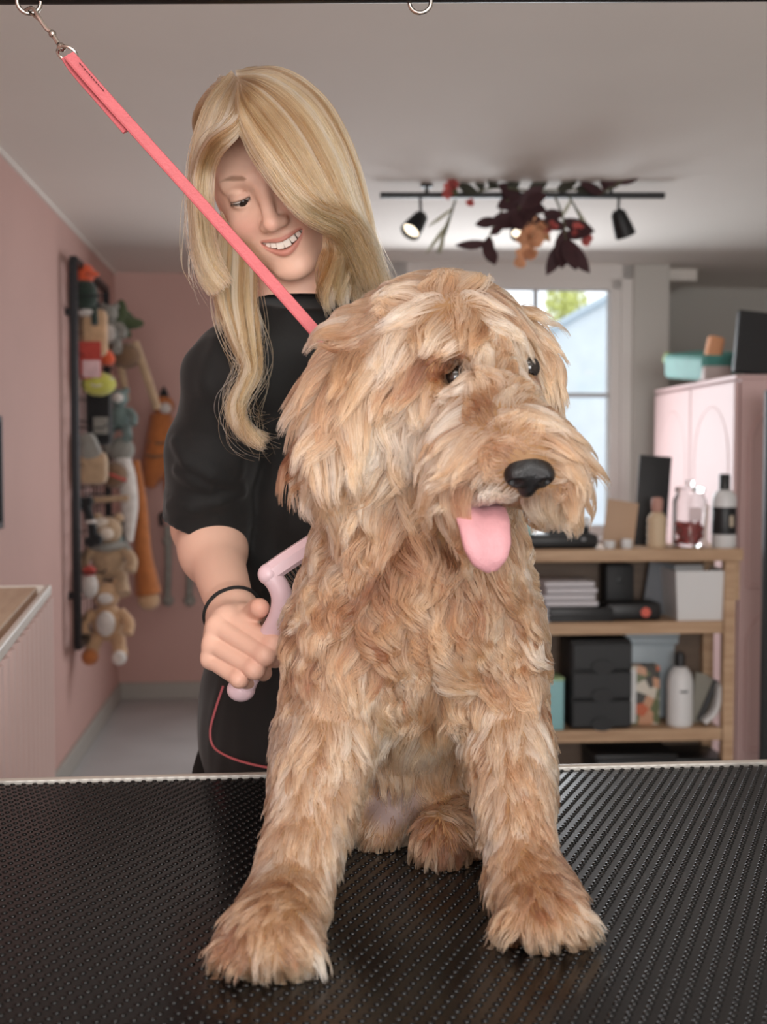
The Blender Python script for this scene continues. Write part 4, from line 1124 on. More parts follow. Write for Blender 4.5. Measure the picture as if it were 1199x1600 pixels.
LOCKS = [
 # swept over to the viewer's right, over the far half of the face
 (PW((372, 130, 1.24), (374, 164, 1.212), (388, 196, 1.205), (418, 240, 1.20), (450, 285, 1.205), (488, 322, 1.215), (540, 348, 1.25), (572, 400, 1.28), (590, 445, 1.30)),
  PW((368, 110, 1.30), (442, 106, 1.32), (512, 155, 1.33), (556, 240, 1.33), (576, 320, 1.325), (586, 380, 1.32), (600, 425, 1.33), (612, 452, 1.34)), 4600, dict(thick=0.020, clump=480, bulge=0.012, wave=0.003, taper=0.5, jit=0.005)),
 # the side tail under it, falling along the neck
 (PW((470, 300, 1.26), (510, 345, 1.265), (524, 390, 1.27), (512, 430, 1.285), (502, 465, 1.30), (515, 490, 1.31)),
  PW((560, 300, 1.31), (580, 345, 1.31), (588, 385, 1.31), (596, 420, 1.32), (602, 445, 1.33), (590, 470, 1.34)), 1500, dict(thick=0.02, clump=70, wave=0.006, taper=0.7)),
 # viewer's left curtain beside the face
 (PW((377, 132, 1.24), (376, 164, 1.215), (366, 190, 1.208), (330, 214, 1.215), (309, 255, 1.24), (305, 310, 1.25), (310, 370, 1.265), (326, 420, 1.275), (348, 450, 1.28)),
  PW((362, 110, 1.30), (322, 155, 1.29), (300, 230, 1.29), (294, 310, 1.30), (298, 390, 1.30), (308, 435, 1.30), (330, 462, 1.30)), 2000, dict(thick=0.018, clump=150, wave=0.003, taper=0.5)),
 # hair from behind falling over the shoulder
 (PW((345, 330, 1.34), (340, 400, 1.33), (338, 460, 1.325), (362, 530, 1.32), (388, 575, 1.31), (372, 630, 1.305), (384, 668, 1.30), (412, 690, 1.298)),
  PW((400, 360, 1.36), (402, 420, 1.35), (404, 480, 1.335), (408, 540, 1.325), (404, 585, 1.315), (380, 635, 1.31), (392, 668, 1.302), (415, 688, 1.298)), 1300, dict(thick=0.022, clump=36, wave=0.006, taper=0.75)),
 (PW((330, 330, 1.35), (330, 400, 1.345), (334, 450, 1.34), (345, 485, 1.335), (358, 510, 1.33)),
  PW((395, 360, 1.36), (398, 420, 1.355), (400, 470, 1.34), (402, 510, 1.335), (398, 545, 1.33)), 900, dict(thick=0.02, clump=18, wave=0.007, taper=0.6)),
]
hd = lambda *a: [H(*p) for p in a]
down = lambda p, z, x=0, y=0: Vector((p.x + x, p.y + y, p.z - z))
for s in (-1, 1):   # back of the head
    a0 = hd((0, 0.04, 0.118), (s * 0.012, -0.03, 0.124), (s * 0.02, -0.095, 0.075), (s * 0.02, -0.112, 0.0)); a0 += [down(a0[-1], 0.10), down(a0[-1], 0.20, 0, -0.01)]
    b0 = hd((0, 0.05, 0.116), (s * 0.050, 0.0, 0.098), (s * 0.074, -0.05, 0.04), (s * 0.070, -0.065, -0.02)); b0 += [down(b0[-1], 0.07), down(b0[-1], 0.14)]
    LOCKS.append((a0, b0, 1500, dict(thick=0.016, clump=30, wave=0.004, taper=0.4)))
hx_, ht_ = [], []
for i, (g0, g1, nn_, kw) in enumerate(LOCKS):
    X, t = lock(g0, g1, nn_, 40 + i, **kw); hx_.append(X); ht_.append(t)
# stray hairs
X, t = lock(LOCKS[0][0], LOCKS[0][1], 110, 91, thick=0.004, clump=60, wave=0.010, jit=0.009, taper=0.2, margin=(0.006, 0.014)); hx_.append(X); ht_.append(t)
X, t = lock(LOCKS[2][0], LOCKS[2][1], 45, 92, thick=0.004, clump=60, wave=0.010, jit=0.008, taper=0.2, margin=(0.012, 0.02)); hx_.append(X); ht_.append(t)
X, t = lock(LOCKS[3][0], LOCKS[3][1], 70, 93, thick=0.02, clump=50, wave=0.02, jit=0.016, taper=0.2); hx_.append(X); ht_.append(t)
M_hair = hairmat('blonde_hair', '#7d5632', '#cba274', '#ecd4b6', 0.28, 0.4, root=0.45)
curves('hair', np.vstack(hx_), 0.00034 * (1 - 0.6 * np.linspace(0, 1, 22) ** 2), M_hair, per, np.concatenate(ht_))

# ------------------------------------------------------------------ pink brush in the hand
bo = W(400, 1000, 1.21)
bru = thing('pet_brush', 'pale pink pet brush with curved handle held against the side of the dog', 'brush', bo)
M_pinkpl = mat('pale_pink_plastic', '#e3c8cf', 0.35, spec=0.5)
hp = smoothpath([W(377, 1077, 1.218), W(392, 1050, 1.214), W(410, 1015, 1.207), W(424, 990, 1.196), W(438, 962, 1.182), W(441, 935, 1.175), W(433, 912, 1.172), W(418, 895, 1.170)], 34)
bm = B(); tube(bm, [Vector(p) - bo for p in hp], [0.0125] * 3 + [0.012] * 9 + list(np.linspace(0.0118, 0.0100, 22)), 16); ball(bm, Vector(hp[0]) - bo, (0.0145, 0.013, 0.0125), seg=18)
obj('handle', bm, M_pinkpl, bru)
hp2 = [W(419, 897, 1.170), W(440, 882, 1.172), W(470, 862, 1.176), W(500, 843, 1.182)]
bm = B(); tube(bm, [Vector(p) - bo for p in smoothpath(hp2, 10)], 0, flat=(0.021, 0.018), up=(0.3, -0.5, 0.8)); ball(bm, W(420, 897, 1.17) - bo, (0.0108, 0.0108, 0.0108), seg=14)
obj('brush_head', bm, M_pinkpl, bru)
bm = B(); ax = Vector((0.55, 0.25, -0.8)).normalized()
for i in range(16):
    for j in range(4):
        a = Vector(smoothpath(hp2, 16)[i]) + Vector((0, 0.003 * (j - 1.5), 0)) + ax * 0.006
        if i > 1: tube(bm, [a - bo, a + ax * 0.012 - bo, a + ax * 0.016 + Vector((0.002, 0, 0.0)) - bo], 0.0004, 5)
obj('pins', bm, M_steel, bru)
# ------------------------------------------------------------------ reception counter, left
M_fluted = mat('pale_pink_panel', '#e6c8c2', 0.6, var=0.02, vscale=4)
M_oak = wood('oak_top', '#cdb095', '#dfc8ad', (3, 20, 20))
ka, kb = rp(80, 903, 2.70), None
KH = CAMZ - (903 - 708) / FPX * 2.70
kn = to_room(wz(-8, 1000, KH)); kf = to_room(wz(66, 915, KH))
dirk = (kn - kf); kang = math.atan2(dirk.y, dirk.x)
kl = 1.12
ctr = thing('reception_counter', 'reception counter with fluted pale pink front and wooden top by the left wall', 'counter', RM(kf.x, kf.y, 0), ROOM + kang)
# local x runs from the far corner towards the camera, local y to the left wall side is negative
sgn = -1
bm = B(); box(bm, (kl / 2, sgn * 0.16, KH / 2 - 0.02), (kl, 0.30, KH - 0.04)); obj('carcass', bm, M_fluted, ctr, smooth=False)
bm = B()
n = 15
for k in range(n): tube(bm, [((k + 0.5) * kl / n, -0.010, 0.02), ((k + 0.5) * kl / n, -0.010, KH - 0.022)], kl / n * 0.46, 12)
obj('fluted_front', bm, M_fluted, ctr)
bm = B(); box(bm, (kl / 2, sgn * 0.155, KH - 0.02), (kl - 0.01, 0.29, 0.036), 0.003); obj('worktop', bm, M_oak, ctr, smooth=False)
bm = B(); box(bm, (kl / 2, 0.012, KH - 0.010), (kl + 0.02, 0.012, 0.022), 0.004); box(bm, (-0.002, sgn * 0.15, KH - 0.010), (0.014, 0.31, 0.022), 0.004)
obj('edge_strip', bm, mat('white_edge', '#e9e2da', 0.5), ctr, smooth=False)
# black picture frame seen edge-on at the left margin
fx = rx(2, 650, XL + 0.02); fb = rx(2, 826, XL + 0.02)
pf = thing('picture_frame', 'black picture frame on the pink left wall above the reception counter', 'frame', RM(XL, fx.y - 0.25, (fx.z + fb.z) / 2), ROOM)
hh = fx.z - fb.z
bm = B()
for s in (-1, 1):
    box(bm, (0.012, s * 0.24, 0), (0.024, 0.02, hh), 0.003); box(bm, (0.012, 0, s * (hh / 2 - 0.01)), (0.024, 0.5, 0.02), 0.003)
obj('frame', bm, M_blackmetal, pf, smooth=False)
bm = B(); box(bm, (0.006, 0, 0), (0.008, 0.47, hh - 0.03)); obj('backing', bm, mat('pale_print', '#cfc3ba', 0.7), pf, smooth=False)

# ------------------------------------------------------------------ toy rack on the left wall
gx = XL + 0.05
ga, gb = rx(114, 405, gx), rx(122, 1010, gx); gc = rx(166, 470, gx)
gy0, gy1 = ga.y, gc.y; gz0, gz1 = gb.z, ga.z
rk = thing('grid_rack', 'tall black wire grid rack full of dog toys on the pink left wall', 'rack', RM(gx, gy0, gz0), ROOM)
bm = B(); gh, gl_ = gz1 - gz0, gy1 - gy0
for y in (0, gl_): box(bm, (0, y, gh / 2), (0.03, 0.035, gh), 0.005)
for z in (0, gh): box(bm, (0, gl_ / 2, z), (0.03, gl_, 0.03), 0.005)
obj('frame', bm, M_blackmetal, rk, smooth=False)
bm = B()
for k in range(1, 9): tube(bm, [(0, k * gl_ / 9, 0), (0, k * gl_ / 9, gh)], 0.003, 6)
for k in range(1, 17): tube(bm, [(0.004, 0, k * gh / 17), (0.004, gl_, k * gh / 17)], 0.003, 6)
obj('wire_grid', bm, M_blackmetal, rk)
for y, z in ((0.05, 0.3), (0.2, 0.62), (0.35, 0.35), (0.1, 0.9), (0.5, 0.9), (0.3, 1.15), (0.6, 1.3), (0.15, 1.45)):
    bm = B(); tube(bm, [(0, y, z), (0.10, y, z), (0.115, y, z + 0.015)], 0.0035, 6); obj('hook', bm, M_blackmetal, rk)
for z in (0.2, gh - 0.2):
    for y in (0.1, gl_ - 0.1):
        bm = B(); box(bm, (-0.025, y, z), (0.05, 0.03, 0.03)); obj('wall_bracket', bm, M_blackmetal, rk, smooth=False)

PL = {k: mat('plush_' + k, c, 0.95, sheen=0.3, var=0.14, vscale=30, bump=0.6, bscale=120) for k, c in dict(
    beige='#b69a7c', cream='#d8cabb', orange='#b9703c', brightorange='#d95b35', green='#26352c', leaf='#4a5538', grey='#8f8d86', white='#d9d2cc', black='#1e1e20', brown='#7b5f48', yellow='#c3c25a', tan='#c9a480', teal='#6f817e', red='#b8463c', pink='#dcb9bb').items()}
def at_rack(px, py, Y): return rp(px, py, Y)
def toy(name, label, cat, px, py, Y, parts, group='dog toys on the wire rack', rz=ROOM):
    c = rp(px, py, Y)
    t = thing(name, label, cat, RM(*c), rz, group)
    for pname, m, shapes in parts:
        bm = B()
        for sh in shapes:
            if sh[0] == 'b': ball(bm, sh[1], sh[2], sh[3] if len(sh) > 3 else None, seg=16)
            elif sh[0] == 'x': box(bm, sh[1], sh[2], sh[3] if len(sh) > 3 else 0.004, sh[4] if len(sh) > 4 else None)
            elif sh[0] == 't': tube(bm, [Vector(p) for p in smoothpath(sh[1], 14)], sh[2] if not hasattr(sh[2], '__len__') else np.interp(np.linspace(0, 1, 14), np.linspace(0, 1, len(sh[2])), sh[2]), 10)
            elif sh[0] == 'l': lathe(bm, sh[1], sh[2], 20, sh[3] if len(sh) > 3 else None)
        bmesh.ops.scale(bm, vec=(TS,) * 3, verts=bm.verts[:]); obj(pname, bm, PL[m] if isinstance(m, str) else m, t)
    return t
TS = 1.22
def bear(s=1.0, dark=False):
    return [('b', (0, 0, 0), (0.062 * s, 0.055 * s, 0.075 * s)), ('b', (0, -0.01, 0.105 * s), 0.052 * s), ('b', (-0.038 * s, 0, 0.150 * s), 0.019 * s), ('b', (0.038 * s, 0, 0.150 * s), 0.019 * s),
            ('t', [(-0.05 * s, -0.01, 0.04 * s), (-0.085 * s, -0.03, 0.0), (-0.08 * s, -0.05, -0.04 * s)], [0.022 * s, 0.022 * s, 0.024 * s]), ('t', [(0.05 * s, -0.01, 0.04 * s), (0.085 * s, -0.03, 0.0), (0.08 * s, -0.05, -0.04 * s)], [0.022 * s, 0.022 * s, 0.024 * s]),
            ('t', [(-0.035 * s, 0, -0.05 * s), (-0.05 * s, -0.04, -0.09 * s), (-0.055 * s, -0.06, -0.12 * s)], [0.03 * s, 0.027 * s, 0.03 * s]), ('t', [(0.035 * s, 0, -0.05 * s), (0.05 * s, -0.04, -0.09 * s), (0.055 * s, -0.06, -0.12 * s)], [0.03 * s, 0.027 * s, 0.03 * s])]
toy('duck_toy', 'dark green duck toy with an orange head at the top of the rack', 'dog toy', 133, 462, 5.25, [('body', 'green', [('b', (0, 0, 0), (0.045, 0.045, 0.06)), ('t', [(-0.03, 0, -0.04), (-0.035, -0.02, -0.10)], 0.012), ('t', [(0.03, 0, -0.04), (0.035, -0.02, -0.10)], 0.012)]), ('head', 'brightorange', [('b', (0.0, 0, 0.075), 0.036), ('b', (0.03, -0.03, 0.07), (0.025, 0.02, 0.01))]), ('collar', 'white', [('b', (0, 0, -0.058), (0.034, 0.036, 0.014))])])
toy('plush_bag', 'tan plush pouch hanging below the dark green duck', 'dog toy', 146, 520, 5.3, [('body', 'tan', [('x', (0, 0, 0), (0.10, 0.06, 0.17), 0.028)]), ('loop', 'black', [('t', [(-0.02, 0, 0.08), (0, 0, 0.13), (0.02, 0, 0.08)], 0.007)])])
toy('plush_koala', 'grey white plush toy right of the tan pouch', 'dog toy', 172, 518, 5.6, [('body', 'grey', bear(0.62)), ('belly', 'white', [('b', (0, -0.03, -0.01), (0.026, 0.02, 0.034))])])
toy('leaf_toy', 'dark green leafy toy sticking out furthest near the rack top', 'dog toy', 193, 506, 5.75, [('leaf', 'leaf', [('b', (0.02 * math.cos(a), -0.02 + 0.02 * math.sin(a * 2), 0.03 * math.sin(a)), (0.06, 0.015, 0.024), (a, a * 0.7, a)) for a in (0, 0.9, 1.8, 2.7, 3.6, 4.5)]), ('core', 'green', [('b', (0, 0, 0), 0.035)])])
toy('card_packet', 'white and pink toy packet above the yellow ball', 'dog toy', 141, 572, 5.25, [('card', 'red', [('x', (0, 0, 0.02), (0.075, 0.012, 0.13), 0.003)]), ('label', 'pink', [('x', (0.005, -0.01, -0.01), (0.06, 0.012, 0.06), 0.003)])])
toy('orange_toy', 'bright orange pointed toy beside the white packet', 'dog toy', 162, 556, 5.4, [('body', 'brightorange', [('b', (0, 0, 0), (0.045, 0.03, 0.03), (0, 0.6, 0)), ('b', (-0.02, 0, 0.03), (0.02, 0.02, 0.035), (0, -0.4, 0))])])
toy('tennis_toy', 'yellow green fuzzy ball toy on the rack', 'dog toy', 154, 600, 5.3, [('ball', 'yellow', [('b', (0, 0, 0), (0.062, 0.055, 0.043))]), ('seam', 'white', [('t', [(-0.055, -0.02, 0.02), (0, -0.055, -0.01), (0.055, -0.02, 0.02)], 0.003)])])
toy('rope_animal', 'long legged beige and brown rope animal below the leafy toy', 'dog toy', 197, 556, 5.7, [('body', 'brown', [('b', (0, 0, 0), (0.06, 0.05, 0.05)), ('b', (-0.05, 0, 0.02), 0.035)]), ('leg', 'beige', [('t', [(0.03, 0, 0.05), (0.06, 0, -0.03), (0.095, -0.01, -0.13), (0.115, -0.01, -0.2)], [0.02, 0.018, 0.016, 0.016])]), ('leg', 'beige', [('t', [(-0.02, 0, -0.03), (-0.01, 0, -0.10), (0.0, -0.01, -0.17)], [0.016, 0.014, 0.014])])])
toy('black_toy_bag', 'black toy bag hanging under the yellow ball', 'dog toy', 155, 652, 5.35, [('body', 'black', [('x', (0, 0, 0), (0.09, 0.06, 0.20), 0.02)]), ('tag', 'grey', [('x', (0.01, -0.034, -0.03), (0.05, 0.01, 0.06), 0.003)])])
toy('plush_elephant', 'grey teal plush toy right of the black bag', 'dog toy', 187, 652, 5.6, [('body', 'teal', bear(0.66)), ('muzzle', 'white', [('b', (0.0, -0.05, 0.07), (0.022, 0.02, 0.018))])])
toy('canvas_bag', 'grey and tan canvas toy bag in the middle of the rack', 'dog toy', 144, 722, 5.25, [('body', 'beige', [('x', (0, 0, -0.02), (0.11, 0.07, 0.12), 0.03)]), ('flap', 'grey', [('x', (-0.01, -0.01, 0.05), (0.075, 0.06, 0.10), 0.025, (0, -0.4, 0))])])
toy('plush_goose', 'long white and grey plush goose hanging at the outer edge', 'dog toy', 203, 770, 5.6, [('body', 'white', [('t', [(-0.03, 0, 0.14), (-0.01, -0.01, 0.06), (0.0, -0.01, -0.05), (-0.01, 0, -0.18)], [0.03, 0.034, 0.032, 0.02])]), ('head', 'grey', [('b', (-0.03, 0, 0.16), (0.05, 0.04, 0.05)), ('b', (-0.075, 0, 0.17), 0.03)])])
toy('plush_fox_tail', 'long orange plush hanging lowest behind the white goose', 'dog toy', 219, 840, 5.85, [('body', 'orange', [('t', [(-0.02, 0, 0.30), (0.0, 0, 0.12), (0.01, 0, -0.06), (0.03, 0, -0.22)], [0.022, 0.03, 0.034, 0.052])]), ('tip', 'tan', [('b', (0.03, 0, -0.245), (0.045, 0.04, 0.04))])])
toy('peg_toy', 'pale rod shaped toy lying across the rack below the canvas bag', 'dog toy', 162, 782, 5.4, [('rod', 'beige', [('t', [(-0.07, 0, 0), (0, -0.01, 0.004), (0.09, -0.02, 0.01)], 0.011)])])
toy('plush_bear', 'beige teddy with cream face in the lower half of the rack', 'dog toy', 170, 874, 5.35, [('body', 'beige', bear(0.98)), ('muzzle', 'cream', [('b', (0.0, -0.055, 0.095), (0.026, 0.022, 0.022)), ('b', (-0.02, -0.04, 0.13), (0.03, 0.02, 0.02))]), ('scarf', 'grey', [('t', [(-0.06, -0.02, 0.05), (0, -0.06, 0.045), (0.06, -0.02, 0.05), (0.07, -0.03, 0.0)], 0.014)])])
toy('plush_monkey', 'tan and white plush monkey lowest on the rack', 'dog toy', 168, 972, 5.3, [('body', 'tan', bear(0.92)), ('belly', 'white', [('b', (0, -0.045, 0.0), (0.034, 0.022, 0.045)), ('b', (0.0, -0.05, 0.09), (0.028, 0.02, 0.02))]), ('foot', 'orange', [('b', (-0.05, -0.08, -0.11), 0.03)]), ('foot', 'white', [('b', (0.05, -0.08, -0.115), 0.026)])])
toy('rubber_bone', 'dark bone shaped toy hanging left below the pale rod', 'dog toy', 142, 815, 5.25, [('bone', 'black', [('t', [(-0.02, 0, 0.06), (0, 0, 0), (0.01, 0, -0.06)], 0.016), ('b', (-0.03, 0, 0.065), 0.022), ('b', (-0.008, 0, 0.07), 0.02), ('b', (0.0, 0, -0.07), 0.022), ('b', (0.022, 0, -0.064), 0.02)]), ('band', 'white', [('b', (0, 0, 0), (0.02, 0.02, 0.01))])])
toy('plush_mouse', 'small dark teal plush toy beside the teddy bear', 'dog toy', 186, 845, 5.6, [('body', 'black', [('b', (0, 0, 0), (0.035, 0.04, 0.07)), ('b', (0, -0.01, 0.075), 0.03)]), ('belly', 'teal', [('b', (0, -0.03, -0.01), (0.022, 0.02, 0.045))])])
toy('plush_rabbit', 'small white and red plush toy just above the tan monkey', 'dog toy', 140, 915, 5.22, [('body', 'white', [('b', (0, 0, 0), (0.03, 0.03, 0.045))]), ('hat', 'red', [('b', (0, 0, 0.05), (0.024, 0.024, 0.022))])])
toy('wicker_toy', 'brown woven toy ball below the canvas bag', 'dog toy', 178, 742, 5.5, [('ball', 'brown', [('b', (0, 0, 0), 0.05)]), ('ribbon', 'red', [('t', [(-0.045, -0.02, 0.02), (0, -0.05, 0.0), (0.045, -0.02, -0.02)], 0.006)])])
# on the pink back wall
TS = 1.0
G2 = 'things hanging on the pink back wall'
toy('plush_fox', 'orange plush fox with white muzzle hanging on the pink back wall', 'dog toy', 250, 690, 6.53, [('body', 'orange', [('t', [(0.01, 0, 0.14), (0, -0.01, 0.0), (-0.03, 0, -0.14), (-0.06, 0, -0.24)], [0.06, 0.075, 0.07, 0.03]), ('t', [(0.03, 0, -0.05), (0.045, 0, -0.18), (0.05, -0.01, -0.28)], [0.04, 0.034, 0.026])]), ('head', 'orange', [('b', (0.02, -0.02, 0.19), (0.06, 0.05, 0.055))]), ('muzzle', 'white', [('b', (0.035, -0.06, 0.175), (0.034, 0.03, 0.03))]), ('ear', 'black', [('l', [(0.028, 0), (0.018, 0.03), (0.0, 0.06)], (0.025, -0.02, 0.235))]), ('stripe', 'brown', [('t', [(-0.06, -0.05, 0.0), (0, -0.08, -0.01), (0.05, -0.06, 0.0)], 0.007), ('t', [(-0.07, -0.05, -0.07), (-0.02, -0.078, -0.08), (0.03, -0.06, -0.07)], 0.007)])], G2)
for k, (px, lab) in enumerate(((262, 'grey rope toy hanging on the back wall, left one of the two beside her elbow'), (296, 'grey rope toy hanging on the back wall, right one behind her forearm'))):
    toy('rope_toy', lab, 'dog toy', px, 880, 6.53, [('rope', 'grey', [('t', [(0, 0, 0.20), (0.004, -0.01, 0.0), (-0.004, 0, -0.19)], 0.019)]), ('knot', 'grey', [('b', (0, 0, -0.20), 0.032)]), ('knot', 'grey', [('b', (0, 0, 0.12), 0.028)]), ('handle', 'black', [('t', [(-0.03, 0, 0.20), (-0.03, -0.01, 0.26), (0.03, -0.01, 0.26), (0.03, 0, 0.20)], 0.013)])], G2)

# ------------------------------------------------------------------ track light with dried flowers
M_blk = mat('matt_black_metal', '#151516', 0.5, metal=0.2)
TY = 4.35
ba, bb = W(594, 305, TY), W(1039, 306, TY)
bc = (ba + bb) / 2
tl = thing('track_light', 'black ceiling track light with three spotlights and flowers tied on', 'ceiling light', bc)
bm = B(); box(bm, (0, 0, 0), (bb.x - ba.x, 0.026, 0.02), 0.003); obj('bar', bm, M_blk, tl, smooth=False)
for px in (667, 955):
    p = W(px, 290, TY) - bc
    bm = B(); tube(bm, [(p.x, 0, 0.0), (p.x, 0, CEIL - bc.z)], 0.007, 10); lathe(bm, [(0.022, 0), (0.022, 0.012)], (p.x, 0, CEIL - bc.z - 0.012), 16); obj('mount', bm, M_blk, tl)
M_bulb = mat('lamp_face', '#fff4dd', 0.4, emit='#fff0d4', estr=2.2)
for px, py, tilt, lean in ((650, 350, (0.55, 0.0, 0), -0.55), (812, 352, (0.5, 0.0, 0), 0.05), (972, 350, (-0.25, 0, 0), 0.35)):
    p = W(px, py, TY) - bc
    dirv = Vector((math.sin(lean), -0.55 if px < 900 else 0.25, -0.8)).normalized()
    hx2 = p - dirv * 0.04
    bm = B(); tube(bm, [(p.x + (-0.02 if px < 700 else 0) + (0.0 if px < 900 else -0.01) + 0.035 * (px < 700), 0, 0), (hx2.x, hx2.y, hx2.z + 0.01)], 0.005, 8)
    q = dirv.to_track_quat('Z', 'Y').to_euler()
    lathe(bm, [(0.016, -0.012), (0.026, 0.0), (0.034, 0.05), (0.038, 0.085), (0.0345, 0.085), (0.031, 0.06)], hx2, 24, q)
    sl_ = obj('spotlight', bm, M_blk, tl)
    bm = B(); lathe(bm, [(0.0, 0.07), (0.031, 0.07), (0.031, 0.066), (0.0, 0.066)], hx2, 20, q); obj('bulb', bm, M_bulb if px < 900 else mat('unlit_lamp', '#cfc8bd', 0.4), sl_)
def leafmesh(bm, base, d, L, w, curl=0.3):
    d = Vector(d).normalized(); s = d.cross(Vector((0.2, -1, 0.3))).normalized(); nn = s.cross(d); rows = []
    for k in range(7):
        t = k / 6; c = Vector(base) + d * L * t + nn * (curl * L * t * t); ww = w * math.sin(math.pi * min(1, 0.08 + t * 0.92)) ** 0.8 + 0.0006
        rows.append([bm.verts.new(c - s * ww + nn * 0.15 * ww), bm.verts.new(c - nn * 0.002), bm.verts.new(c + s * ww + nn * 0.15 * ww), bm.verts.new(c + nn * 0.0022)])
    for a, b_ in zip(rows, rows[1:]):
        for k in range(4): bm.faces.new((a[k], a[(k + 1) % 4], b_[(k + 1) % 4], b_[k]))
    bm.faces.new(rows[0][::-1]); bm.faces.new(rows[-1])
M_burg = mat('burgundy_leaf', '#3d2226', 0.7, var=0.2, vscale=30); M_stem = mat('olive_stem', '#56583f', 0.8); M_peach = mat('peach_petal', '#d9a27c', 0.8, var=0.12, vscale=40)
M_rose = mat('rose_petal', '#bd5d58', 0.8, var=0.1, vscale=40); M_pale = mat('pale_grass', '#a9a892', 0.8)
def spray(name, label, start, pts, leaves, ml, fl=None, mf=None, stem=0.004):
    """a stem tied to the track with leaves / flower heads; pixel paths at the track's depth"""
    o = W(start[0], start[1], start[2]); t = thing(name, label, 'dried flowers', o, 0, 'dried flowers on the track light')
    path = [W(*p) - o for p in [start] + pts]; sp3 = smoothpath(path, 24)
    bm = B(); tube(bm, [Vector(p) for p in sp3], stem, 6); obj('stem', bm, M_stem, t)
    if leaves:
        bm = B()
        for tpos, ang, L, w in leaves:
            b0 = sp3[int(tpos * 23)]; leafmesh(bm, b0, (math.cos(ang), RNG.uniform(-.5, .3), math.sin(ang)), L * 1.15, w * 1.15)
        obj('leaves', bm, ml, t)
    if fl:
        for px, py, dd, r in fl:
            bm = B()
            c = W(px, py, dd) - o
            for k in range(16):
                v = Vector(RNG.normal(size=3)).normalized(); leafmesh(bm, c + v * r * 0.25, v, r * 0.85, r * 0.42, 0.5)
            obj('flower', bm, mf, t)
R_ = math.radians
spray('burgundy_leaf_spray', 'burgundy leaves standing up above the right end of the track', (935, 305, 4.34), [(958, 292, 4.3), (985, 275, 4.28)], [(0.3, R_(100), .07, .018), (0.5, R_(60), .09, .022), (0.7, R_(25), .09, .022), (0.9, R_(50), .09, .02), (1, R_(10), .07, .018), (0.6, R_(150), .09, .02), (.2, R_(170), .09, .018)], M_burg)
spray('burgundy_leaf_spray', 'burgundy leaves drooping lowest on the right below the track', (868, 308, 4.33), [(880, 340, 4.3), (885, 375, 4.28)], [(0.4, R_(200), .08, .02), (0.6, R_(-30), .10, .026), (0.8, R_(-100), .13, .028), (1, R_(-60), .12, .028), (1, R_(-120), .12, .024), (.9, R_(-10), .10, .024), (.7, R_(180), .09, .022), (1, R_(-85), .13, .026)], M_burg, [(902, 360, 4.27, .026), (860, 355, 4.27, .026), (918, 375, 4.27, .02)], M_rose)
spray('burgundy_leaf_spray', 'small burgundy leaves hanging left of the peach flower', (795, 310, 4.33), [(775, 345, 4.31), (762, 380, 4.3)], [(0.5, R_(200), .07, .018), (0.9, R_(-100), .10, .02), (1, R_(-80), .085, .022), (1, R_(190), .10, .016), (0.8, R_(20), .05, .014)], M_burg)
spray('dark_leaf_bunch', 'dense dark leaves wrapped round the middle spotlight', (815, 306, 4.34), [(812, 325, 4.31), (806, 345, 4.30)], [(k / 12, R_(a), .09, .026) for k, a in enumerate((170, 210, 250, 290, 330, 10, 40, 230, 260, 300, 200, 340))], M_burg)
spray('dark_green_bunch', 'dark green leaves lying along the top of the track', (745, 300, 4.34), [(780, 293, 4.32), (830, 298, 4.32), (900, 296, 4.33)], [(k / 9, R_(a), .07, .018) for k, a in enumerate((170, 110, 70, 140, 50, 100, 30, 80, 20, 0))], mat('dark_leaf', '#343429', 0.7))
spray('peach_flower', 'peach coloured flower head hanging lowest under the middle spotlight', (830, 310, 4.33), [(832, 350, 4.29), (826, 395, 4.27)], [(0.4, R_(-60), .09, .022), (0.6, R_(-110), .09, .022)], mat('dry_orange_leaf', '#b98a62', 0.8), [(828, 372, 4.26, .045), (822, 402, 4.25, .042), (842, 355, 4.27, .036)], M_peach)
spray('rose_flower', 'small red flowers at the left part of the track', (712, 306, 4.33), [(706, 295, 4.31), (703, 285, 4.3)], [(0.8, R_(-70), .05, .012)], M_stem, [(706, 288, 4.29, .026), (700, 302, 4.29, .02), (735, 316, 4.29, .014)], M_rose)
spray('pale_grass_spray', 'pale thin grass hanging down left of the burgundy leaves', (712, 312, 4.33), [(700, 350, 4.31), (684, 395, 4.3)], [(0.3, R_(-110), .14, .006), (0.5, R_(-125), .12, .006), (0.2, R_(-140), .10, .005), (0.7, R_(-105), .09, .006)], M_pale)
spray('pale_grass_spray', 'pale grass arching below the track right of the peach flower', (890, 308, 4.33), [(905, 335, 4.31), (912, 360, 4.3)], [(0.3, R_(-60), .07, .006), (0.6, R_(-80), .07, .006), (0.1, R_(-120), .07, .005)], M_pale)

# ------------------------------------------------------------------ wooden shelf unit
M_wood = wood('pine_shelf', '#a88667', '#c7a787', (2, 25, 25))
SD = 4.45
sr = to_room(W(1152, 700, SD)); sy = sr.y
zt = rp(1000, 858, sy).z; zm = rp(1000, 972, sy).z; zb = rp(1000, 1140, sy).z
sx0, sx1 = rp(770, 900, sy).x, rp(1142, 900, sy).x
DP = 0.26; TH_ = 0.045
shf = thing('shelf_unit', 'open wooden shelf unit with three boards under the window', 'shelf', RM((sx0 + sx1) / 2, sy, 0), ROOM)
cxm = (sx0 + sx1) / 2; wdt = sx1 - sx0
bm = B(); box(bm, (0.01, DP / 2, zt - TH_ / 2), (wdt + 0.07, DP + 0.02, TH_), 0.004); obj('top_board', bm, M_wood, shf, smooth=False)
for z in (zm, zb):
    bm = B(); box(bm, (0, DP / 2, z - TH_ / 2), (wdt - 0.05, DP, TH_), 0.003); obj('shelf_board', bm, M_wood, shf, smooth=False)
